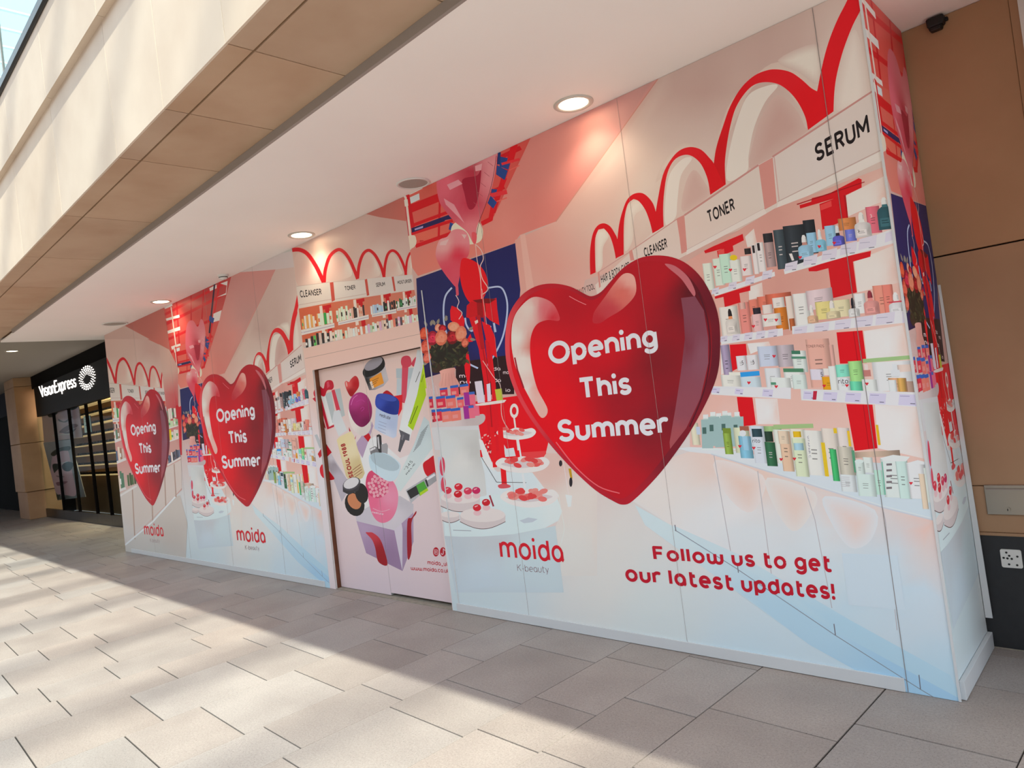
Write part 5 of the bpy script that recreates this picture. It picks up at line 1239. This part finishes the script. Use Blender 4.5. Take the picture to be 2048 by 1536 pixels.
packs(LL, 362, 415, 770, 750, 70, 5, 21, ['5c5850', 'c0bcb4', 'a8b0a8', '6c8470']); packs(LL, 375, 428, 810, 795, 45, 4, 22, ['a8b898', 'c4c0b8', '8c9c80']); packs(LL, 378, 430, 880, 865, 60, 4, 23, ['c0b8b0', 'c8b020', 'b8b4ac']); packs(LL, 372, 440, 1005, 965, 50, 8, 24, ['3c4c60', '5c6c80', 'c4c0bc', '2c3440'])
LL.line('bcb8b4', '372,1015 442,975', 9); LL.line('bcb8b4', '380,885 430,868', 7); LL.line('bcb8b4', '375,815 428,798', 6)
for y_, h_, sd in ((800, 70, 31), (890, 60, 32), (1010, 80, 33), (1170, 110, 34)):
    packs(LL, 62, 130, y_ - 5, y_ - 25, h_, 6, sd, PW + ['504c48', '8c6850', '4c7058', '8c9c40', '3c5870']); LL.line('bcb8b6', '70,%d 140,%d' % (y_, y_ - 28), 14)
packs(LL, 148, 195, 1130, 1115, 70, 4, 35, ['48603c', '3c4c2c', '5c7048']); LL.line('c0bcba', '100,1190 200,1130', 10)
LLT = Art(); LLT.Z(200, 560, .36466)

# ================================================================== the hoarding
hd = empty('shop_hoarding', (-6.2, HY + 0.05, 0))
tag(hd, 'white printed shopfront hoarding with red hearts and a double door', 'hoarding')
TOPZ = 3.2585
xl_b, xl_t = on_wall(251.5, 1103)[0], on_wall(208, 664)[0]
dl_b, dl_t = on_wall(660, 1173)[0], on_wall(584, 497)[0]
dr_b, dr_t = on_wall(905.5, 1217)[0], on_wall(808, 398)[0]
cr_b, cr_t = -0.849, -0.872
RB = [(dr_b, 0.002), (cr_b, 0.002), (cr_t, TOPZ), (dr_t, TOPZ)]
LB = [(xl_b, 0.002), (dl_b, 0.002), (dl_t, TOPZ), (xl_t, TOPZ)]
def lerp_edge(poly, t, z):
    (bx0, _), (bx1, _), (tx1, _), (tx0, _) = poly
    f = z / TOPZ
    return (bx0 + (tx0 - bx0) * f) * (1 - t) + (bx1 + (tx1 - bx1) * f) * t
def boards(poly, cuts, name='board_panel'):
    w_ = poly[1][0] - poly[0][0]
    ts = [0] + [(c - poly[0][0]) / w_ for c in cuts] + [1]
    for a_, b_ in zip(ts, ts[1:]):
        e = 0.001 / abs(w_)
        q = [(lerp_edge(poly, a_ + e, 0.002), 0.002), (lerp_edge(poly, b_ - e, 0.002), 0.002), (lerp_edge(poly, b_ - e, TOPZ), TOPZ), (lerp_edge(poly, a_ + e, TOPZ), TOPZ)]
        hexa(name, [(x_, y_, z_) for y_ in (HY + 0.001, HY + 0.019) for x_, z_ in q], M['board'], hd)
    for t in ts[1:-1]:
        hexa('joint_strip', [(lerp_edge(poly, t, z_) + s_ * (0.0013 if t == ts[-2] and poly is RB else 0.0005), y_, z_) for z_ in (0.004, TOPZ - .002) for s_, y_ in ((-1, HY - 0.0028), (1, HY - 0.0028), (1, HY - 0.0015), (-1, HY - 0.0015))], M['seam'] if t == ts[-2] and poly is RB else M['faint'], hd)
front = lambda u, z, lev: (u, HY - lev, z)
seamR = [on_wall(1060, 1246)[0], on_wall(1376, 1292)[0], on_wall(1817, 1386)[0]]
boards(RB, seamR)
boards(LB, [-10.45, -9.25, -8.05, -6.85])
AFF_L = (0.89023, -5.23967, 0.81097, 0.08376)
o, lv = emit('printed_scene', A, hd, front, RB, None, 0, 'printed picture of a pink and red cosmetics shop interior')
def heart(poly, aff, affm, lv, lab):
    o, lv2 = emit('printed_heart', H, hd, front, poly, aff, lv, lab)
    for T_ in HT: emit('lettering', T_, o, front, poly, aff, lv2, 'white rounded lettering on the heart')
    o, l3 = emit('printed_wordmark', LG, hd, front, poly, affm, lv, 'red rounded wordmark')
    emit('tagline', LS, o, front, poly, affm, lv, 'thin grey tagline under the wordmark')
    return lv2 + 1
lvr = heart(RB, None, None, lv, 'big glossy red printed heart right of the door')
emit('printed_slogan', FT, hd, front, RB, None, lvr, 'two lines of red rounded lettering near the bottom')
emit('blank_card', CARD, hd, front, RB, None, lvr, 'white square card beside the red slogan')
o, l1 = emit('printed_scene', A, hd, front, LB, AFF_L, 0, 'printed picture of a pink and red cosmetics shop interior')
b1 = (0.89023 * -4.16 - 5.23967)
o, l2 = emit('printed_scene', LL, hd, front, [(xl_b, 0.002), (b1, 0.002), (b1, TOPZ), (xl_t, TOPZ)], None, l1, 'printed picture of white cabinets and shelves')
zc_ = on_wall(262, 838)[1]
o, l3 = emit('printed_scene', Bq, hd, front, [(xl_b + (xl_t - xl_b) * zc_ / TOPZ, zc_ - .1), (1.44978 * -4.27 - 3.29334, zc_ - .06), (1.44978 * -4.27 - 3.29334, 2.9), (xl_t, 3.2)], (1.44978, -3.29334, 1.34061, -1.29146), l2, 'printed picture of red arches and white shelf signs')
h1 = heart(LB, (1.13067, -4.67818, 1.05237, -0.14705), (1.13385, -3.73125, 1.05416, -0.12083), l3, 'glossy red printed heart just left of the door')
heart(LB, (1.15520, -7.44216, 1.08340, -0.20991), (1.20877, -6.38022, 1.12095, -0.21801), h1, 'glossy red printed heart at the left end')
# door surround
ol_b, ol_t = on_wall(671.5, 1176.5)[0], on_wall(625, 740)[0]
or_x = -4.262
ZD = 2.074
def slab(name, q, y0, y1, m, parent): return hexa(name, [(x_, y_, z_) for y_ in (y0, y1) for x_, z_ in q], m, parent)
zf = ZD / TOPZ
f_tl = dl_b + (dl_t - dl_b) * zf; f_tr = dr_b + (dr_t - dr_b) * zf
q_top = [(f_tl, ZD), (f_tr, ZD), (dr_t, TOPZ), (dl_t, TOPZ)]
q_l = [(dl_b, 0.002), (ol_b, 0.002), (ol_t, ZD), (f_tl, ZD)]
q_r = [(or_x, 0.002), (dr_b, 0.002), (f_tr, ZD), (or_x, ZD)]
for nm, q in (('overpanel', q_top), ('door_jamb_face', q_l), ('door_jamb_face', q_r)):
    slab(nm, q, HY + 0.001, HY + 0.019, M['board'], hd)
_, lb = emit('printed_scene', Bq, hd, front, q_top, None, 0, 'printed picture of red arches and white shelf signs over the door')
for q in (q_top, q_l, q_r): emit('printed_surround', BF, hd, front, q, None, lb, 'plain pink printed door surround')
slab('door_post', [(ol_b - .05, 0.004), (ol_b - 0.0005, 0.004), (ol_t - 0.0005, ZD + .02), (ol_t - .05, ZD + .02)], HY + 0.0195, HY + 0.10, M['wood'], hd)['label'] = 'brown timber door post'
slab('door_post', [(or_x + .002, 0.004), (or_x + .05, 0.004), (or_x + .05, ZD + .02), (or_x + .002, ZD + .02)], HY + 0.0195, HY + 0.10, M['wood'], hd)
slab('door_head', [(ol_t, ZD + .001), (or_x, ZD + .001), (or_x, ZD + .05), (ol_t, ZD + .05)], HY + 0.0195, HY + 0.10, M['wood'], hd)
mid_b, mid_t = on_wall(785, 1189, LEAFY)[0], on_wall(785 - 62, 716, LEAFY)[0]
mid_b = mid_t = (mid_b + mid_t) / 2
zl1 = on_wall(735, 1182, LEAFY)[1]; zl2 = on_wall(845, 1196, LEAFY)[1]
leaf = lambda u, z, lev: (u, LEAFY - lev, z)
for nm, x0, x1, zb in (('left', ol_b + .003, mid_b - .0015, zl1), ('right', mid_b + .0015, or_x + .045, zl2)):
    x0t = ol_t + .003 if nm == 'left' else x0
    q = [(x0, zb), (x1, zb), (x1, ZD - .004), (x0t, ZD - .004)]
    lf = slab('door_leaf', q, LEAFY + .001, LEAFY + .036, M['board'], hd)
    emit('printed_scene', D, lf, leaf, q, None, 0, 'printed skincare packs tumbling over a lilac gift box on pink')
slab('threshold', [(ol_b, -0.004), (or_x, -0.004), (or_x, 0.006), (ol_b, 0.006)], HY + 0.005, HY + 0.12, M['concrete'], hd)
# return towards the tan wall
RD = 4.236
retq = [(HY, 0.002), (RD, 0.002), (RD, TOPZ), (HY, TOPZ)]
xr = lambda z: cr_b + (cr_t - cr_b) * z / TOPZ
hexa('return_panel', [(xr(z_) - d_, y_, z_) for d_ in (0.001, 0.019) for y_, z_ in ((HY + .0195, 0.002), (RD, 0.002), (RD, TOPZ), (HY + .0195, TOPZ))], M['board'], hd)
emit('printed_scene', A, hd, lambda u, z, lev: (xr(z) + lev, u, z), retq, (0.64080, 6.28371, 0.81463, 0.18646), 0, 'printed balloons, roses and cakes on the return')
# white edge trims
def trimx(x0, x1, z0, z1, t=0.0045, nm='base_trim'):
    box(nm, (x0, HY - 0.004 - t, z0), (x1, HY - 0.0005, z1), M['trimw'], hd, 0.001)
trimx(on_wall(264, 1104)[0], dl_b - .08, 0.003, 0.062); trimx(dr_b + .06, seamR[2] - .01, 0.003, 0.066)
wx = on_wall(920, 1220)[0]
hexa('edge_bead', [(x_ + (dr_t - dr_b) * z_ / TOPZ, y_, z_) for z_ in (0.003, 2.5) for x_, y_ in ((wx - .004, HY - .006), (wx + .004, HY - .006), (wx + .004, HY - .0005), (wx - .004, HY - .0005))], M['trimw'], hd)
hexa('corner_bead', [(xr(z_) + dx, y_, z_) for z_ in (0.003, TOPZ) for dx, y_ in ((-.004, HY - .006), (.007, HY - .006), (.007, HY - .003), (-.004, HY - .003))], M['trimw'], hd)
box('base_trim', (cr_b + 0.001, HY + .02, 0.003), (cr_b + 0.022, RD - .002, 0.085), M['trimw'], hd, 0.001)
hexa('edge_trim', [(xr(z_) + dx, y_, z_) for z_ in (0.16, 1.9) for dx, y_ in ((0.003, RD - .011), (.036 - .011 * z_, RD - .011), (.036 - .011 * z_, RD - .006), (.003, RD - .006))], M['trimw'], hd)
# ================================================================== optician shop beyond the hoarding
SY = 4.2
sh = empty('optician_shop', B(-18, SY, 0), BROT)
tag(sh, 'dark optician shopfront with lit white sign beyond the hoarding', 'shop')
def q3(pxs, y): return [on_by(a, b, y) for a, b in pxs]
def fslab(name, q, y0, y1, m, parent): return hexa(name, [B(x_, y_, z_) for y_ in (y0, y1) for x_, z_ in q], m, parent)
XL = on_by(52, 900, SY)[0]; XS = on_by(73, 800, SY)[0]
XR = -13.6
ztop = on_by(52, 754, SY)[1]
sg_b = on_by(80, 818, SY)[1]
fslab('head_frame', [(XL, 3.30), (XR, 3.30), (XR, 3.615), (XL, 3.615)], SY, SY + .12, M['matt'], sh)
fslab('side_frame', [(XL, 0.004), (XL + .55, 0.004), (XL + .55, 3.299), (XL, 3.299)], SY, SY + .12, M['matt'], sh)
M['signboard'] = mat('sign_board', '17130f', 0.6, spec=.2)
fslab('sign_board', [(XS + .1, 2.55), (XR, 2.55), (XR, 3.295), (XS + .1, 3.295)], SY - .05, SY + .05, M['signboard'], sh)
M['amber'] = mat('shop_back_wall', '7c5c3c', 0.7)
M['shelfw'] = mat('pale_shelf_glow', 'b89868', 0.6, emit='ffcf90', estr=0.12)  # faint amber emission added to the shelves in place of shop light
fslab('back_wall', [(-21.95, 0.004), (XR + 1, 0.004), (XR + 1, 3.6), (-21.95, 3.6)], 5.0, 5.1, M['amber'], sh)
fslab('side_wall', [(XR + .9, 0.004), (XR + 1, 0.004), (XR + 1, 3.6), (XR + .9, 3.6)], SY + .13, 4.999, M['matt'], sh)
fslab('side_wall', [(-21.95, 0.004), (-21.85, 0.004), (-21.85, 3.6), (-21.95, 3.6)], SY + .4, 4.999, M['matt'], sh)
M['shopfloor'] = mat('shop_floor', '3c2c20', 0.3)
mesh_obj('shop_floor', [B(-21.8, SY + .13, .006), B(XR + .8, SY + .13, .006), B(XR + .8, 4.99, .006), B(-21.8, 4.99, .006)], [(0, 1, 2, 3)], M['shopfloor'], sh)
sv, sfc = [], []
r5 = random.Random(3)
for k in range(9):
    z_ = 0.95 + .24 * k
    fslab('display_shelf', [(-20.4, z_), (XR + .8, z_), (XR + .8, z_ + .03), (-20.4, z_ + .03)], 4.78, 4.999, M['shelfw'], sh)
    x_ = -20.3
    while x_ < XR + .6:
        w_ = r5.uniform(.12, .15); n0 = len(sv)
        for yy in (4.80, 4.83):
            for a_, c_ in ((x_, z_ + .032), (x_ + w_, z_ + .032), (x_ + w_, z_ + .085), (x_, z_ + .085)): sv.append(B(a_, yy, c_))
        sfc += [tuple(n0 + j for j in f) for f in CUBE_F]
        x_ += w_ + r5.uniform(.05, .12)
sp = mesh_obj('spectacle_frames', sv, sfc, M['matt'], sh); sp['kind'] = 'stuff'
# glazing: framed bays
M['stall'] = mat('stall_riser', '14100e', 0.3)
bays = [XL + .55, on_by(112, 900, SY)[0], on_by(143, 900, SY)[0], on_by(178, 900, SY)[0], on_by(206, 900, SY)[0], XR]
for a_, b_ in zip(bays, bays[1:]):
    fslab('stall_riser', [(a_, .004), (b_ - .003, .004), (b_ - .003, .22), (a_, .22)], SY + .02, SY + .07, M['stall'], sh)
    fslab('window_pane', [(a_ + .02, .221), (b_ - .04, .221), (b_ - .04, 2.549), (a_ + .02, 2.549)], SY + .035, SY + .045, M['pane'], sh)
    fslab('mullion', [(b_ - .035, .221), (b_ - .003, .221), (b_ - .003, 2.549), (b_ - .035, 2.549)], SY + .01, SY + .07, M['matt'], sh)
# lit sign
SIGN_Y = SY - .051
def plane_text(s, bl, br, tl, tr, y, t, sp, m, parent, depth=.012):
    polys, w_ = text_polys(s, t, sp)
    ends = list(LETTER); st = 0
    for e in ends:
        qs = []
        for poly in polys[st:e]:
            q = []
            for u, v in poly:
                u /= w_
                px = [(bl[i] * (1 - u) + br[i] * u) * (1 - v) + (tl[i] * (1 - u) + tr[i] * u) * v for i in (0, 1)]
                q.append(on_by(px[0], px[1], y))
            qs.append(q)
        st = e
        V, Fc = union(qs)
        bm = bmesh.new()
        vs = [bm.verts.new(B(a_, y, z_)) for a_, z_ in V]
        for f in Fc: bm.faces.new([vs[i] for i in f])
        r = bmesh.ops.extrude_face_region(bm, geom=bm.faces[:])
        for v in r['geom']:
            if isinstance(v, bmesh.types.BMVert): v.co -= BY * depth
        me = bpy.data.meshes.new('sign_letter'); bm.to_mesh(me); bm.free(); me.materials.append(m)
        o = bpy.data.objects.new('sign_letter', me); COL.objects.link(o); setparent(o, parent)
zz = lambda x_, y_: (x_ * .16927, 660 + y_ * .16927)
plane_text('Vısıon', zz(490, 797), zz(655, 750), zz(460, 662), zz(632, 612), SIGN_Y, .105, .13, M['sign'], sh)
plane_text('Express', zz(655, 748), zz(905, 672), zz(640, 598), zz(893, 535), SIGN_Y, .105, .13, M['sign'], sh)
cx0, cz0 = on_by(*zz(1030, 565), SIGN_Y)
RX = abs(on_by(*zz(1125, 550), SIGN_Y)[0] - cx0); RZ = abs(on_by(*zz(1035, 425), SIGN_Y)[1] - cz0)
V, Fc = [], []
for ring, (rr_, n_, s_) in enumerate(((1.0, 24, .062), (.80, 22, .06), (.62, 18, .05), (.46, 14, .03), (.34, 12, .02))):
    for k in range(n_):
        a_ = 2 * math.pi * (k + .5 * (ring % 2)) / n_
        if ring >= 3 and math.sin(a_) < 0.2: continue
        n0 = len(V)
        for yy in (SIGN_Y - .012, SIGN_Y):
            for j in range(8):
                b_ = j * math.pi / 4
                ux, uz = math.cos(a_), math.sin(a_)
                dr, dt = s_ * 1.2 * math.cos(b_), s_ * .62 * math.sin(b_)
                V.append(B(cx0 + RX * ((rr_ + dr) * ux - dt * uz), yy, cz0 + RZ * ((rr_ + dr) * uz + dt * ux)))
        Fc.append(tuple(range(n0, n0 + 8))); Fc += [(n0 + j, n0 + (j + 1) % 8, n0 + 8 + (j + 1) % 8, n0 + 8 + j) for j in range(8)]
em = mesh_obj('sign_emblem', V, Fc, M['sign'], sh); em['label'] = 'round lit emblem of white dots'; em['kind'] = 'stuff'
# interior lamp of the shop
l = bpy.data.lights.new('shop_lamp', 'AREA'); l.energy = 40; l.size = 0.5; l.color = (1.0, .78, .5)
lo = bpy.data.objects.new('shop_lamp', l); COL.objects.link(lo); lo.location = B(-17.0, 4.62, 3.4)
l = bpy.data.lights.new('shop_lamp', 'AREA'); l.energy = 12; l.size = 0.5; l.color = (1.0, .85, .7)
lo = bpy.data.objects.new('shop_lamp', l); COL.objects.link(lo); lo.location = B(-20.0, 4.6, 3.4)

# ---- posters in the shop window
class PArt(Art):
    def __init__(self, y): super().__init__(); self.yb = y
    def zof(self, p): return 1
    def cols(self, col, v): return [tuple(min(.85, c_ * 2.2) for c_ in hexc(col))] * len(v)
    def m(self, p): return on_by(self.ox + p[0] * self.s, self.oy + p[1] * self.s, self.yb)
PY = SY + .09
def poster(name, label, corners, draw, z=(0, 660, .16927)):
    a_ = PArt(PY); a_.Z(*z); draw(a_)
    q = [a_.m(p) for p in corners]
    t = empty(name, B(q[0][0], PY, q[0][1]), BROT); tag(t, label, 'poster')
    hexa('poster_board', [B(x_, y_, z_) for y_ in (PY + .001, PY + .012) for x_, z_ in q], M['dark'], t)
    emit('poster_print', a_, t, lambda u, v, lev: B(u, PY - lev, v), q)
def d1(a):
    a.P([(560, 1200, 'c89890'), (800, 1000, 'b48c9c'), (900, 1200, 'a87c7a'), (650, 1050, 'cc9c9c')], '490,960 920,830 975,1265 520,1330', grid=8)
    a.S('18120f', '555,950 690,905 690,960 640,1020 580,1030 555,990'); a.S('1c1414', '755,890 900,860 920,910 860,945 800,935'); a.line('1c1414', '690,925 760,895', 14); a.S('5c484c', '690,1050 760,1080 840,1020 850,1040 780,1090 700,1080')
    a.S('5c2c2c', '700,1205 760,1150 850,1110 920,1120 900,1150 820,1185 740,1215'); a.S('4c2022', '720,1205 800,1200 900,1160 860,1210 780,1225'); a.line('a8948c', '620,1248 860,1225', 7)
def d2(a):
    a.P([(560, 200, 'a08c90'), (560, 700, '54483f'), (750, 200, '907c80')], '510,150 830,110 1010,790 680,830', grid=6)
    a.S([(640, 350, 'dca4b0'), (800, 700, 'bc8488'), (650, 600, 'cc9498')], '620,300 700,240 800,240 850,480 900,760 780,770 680,760 600,600'); a.S('201814', '600,280 680,220 820,190 820,240 720,250 640,310')
    a.S('1c1a20', '620,410 690,400 715,430 660,490 640,505'); a.S('1c1a20', '730,420 800,375 870,400 830,480 760,480'); a.line('b8a8ac', '690,405 800,372', 5); a.S('6c4448', '660,540 740,545 760,555 700,560'); a.S('703c44', '665,620 720,610 800,608 760,640 690,660 665,640'); a.P('0c0a0c', '610,770 720,760 700,800 680,830')
poster('window_poster', 'upper shop window poster of a close-up face wearing sunglasses', [(490, 960), (920, 830), (975, 1265), (520, 1330)], d1)
poster('window_poster', 'lower shop window poster of a woman wearing dark sunglasses', [(510, 150), (830, 110), (1010, 790), (680, 830)], d2, (0, 860, .16927))
# hanging notice in the window
def d3(a):
    a.P('a8aca0', '985,1020 1065,1010 1085,1205 1000,1215'); a.curve('3c5048', '1010,1130 1030,1120 1045,1160 1055,1130', 8); a.line('6c786c', '1000,1060 1050,1055', 5); a.line('6c786c', '1000,1080 1050,1075', 5)
poster('window_notice', 'pale green notice hanging in the shop window', [(985, 1020), (1065, 1010), (1085, 1205), (1000, 1215)], d3)

# ================================================================== stone column and the shop at the far left
pcx0, pcx1 = on_by(22, 900, 3.82)[0], on_by(56, 1030, 3.82)[0]
co = empty('column', B((pcx0 + pcx1) / 2, 3.9, 0), BROT)
tag(co, 'tan stone clad column beside the optician shop', 'column', kind='structure')
zj = on_by(25, 891, 3.82)[1]; zb = on_by(55, 985, 3.82)[1]; zt = on_by(25, 775, 3.82)[1]
M['colstone'] = stone_mat('column_stone', 'b48e68', 'a47e5a', rough=0.6, tint=.02)
for z0, z1, m_ in ((.004, zb - .01, M['tan']), (zb, zj - .005, M['colstone']), (zj + .005, zt - .004, M['colstone']), (zt + .004, 3.615, M['colstone'])):
    e = .04 if z0 < .1 else 0
    box('column_block', (pcx0, 3.82 + e, z0), (pcx1 - e, 4.6, z1), m_, co, 0.006, T=B)
ls = empty('far_shop', B(-27, 4.3, 0), BROT)
tag(ls, 'dark shopfront at the far left behind the stone column', 'shop')
box('shop_wall', (-40, 4.4, .004), (min(pcx0 - .1, -22.0), 4.6, 3.615), M['matt'], ls, T=B)
M['navy'] = mat('navy_panel', '14142a', 0.9)
box('sign_panel', (-40, 4.36, 2.9), (min(pcx0 - .3, -22.2), 4.399, 3.6), M['navy'], ls, T=B)
for z_, c_ in ((2.35, 'c8a888'), (1.3, '8c3c40'), (1.05, 'b8a8a0'), (0.8, '9c4044')):
    m_ = mat('display_item', c_, .6)
    box('display_shelf', (-23.6, 4.33, z_), (min(pcx0 - .3, -22.2), 4.399, z_ + .06), m_, ls, T=B)
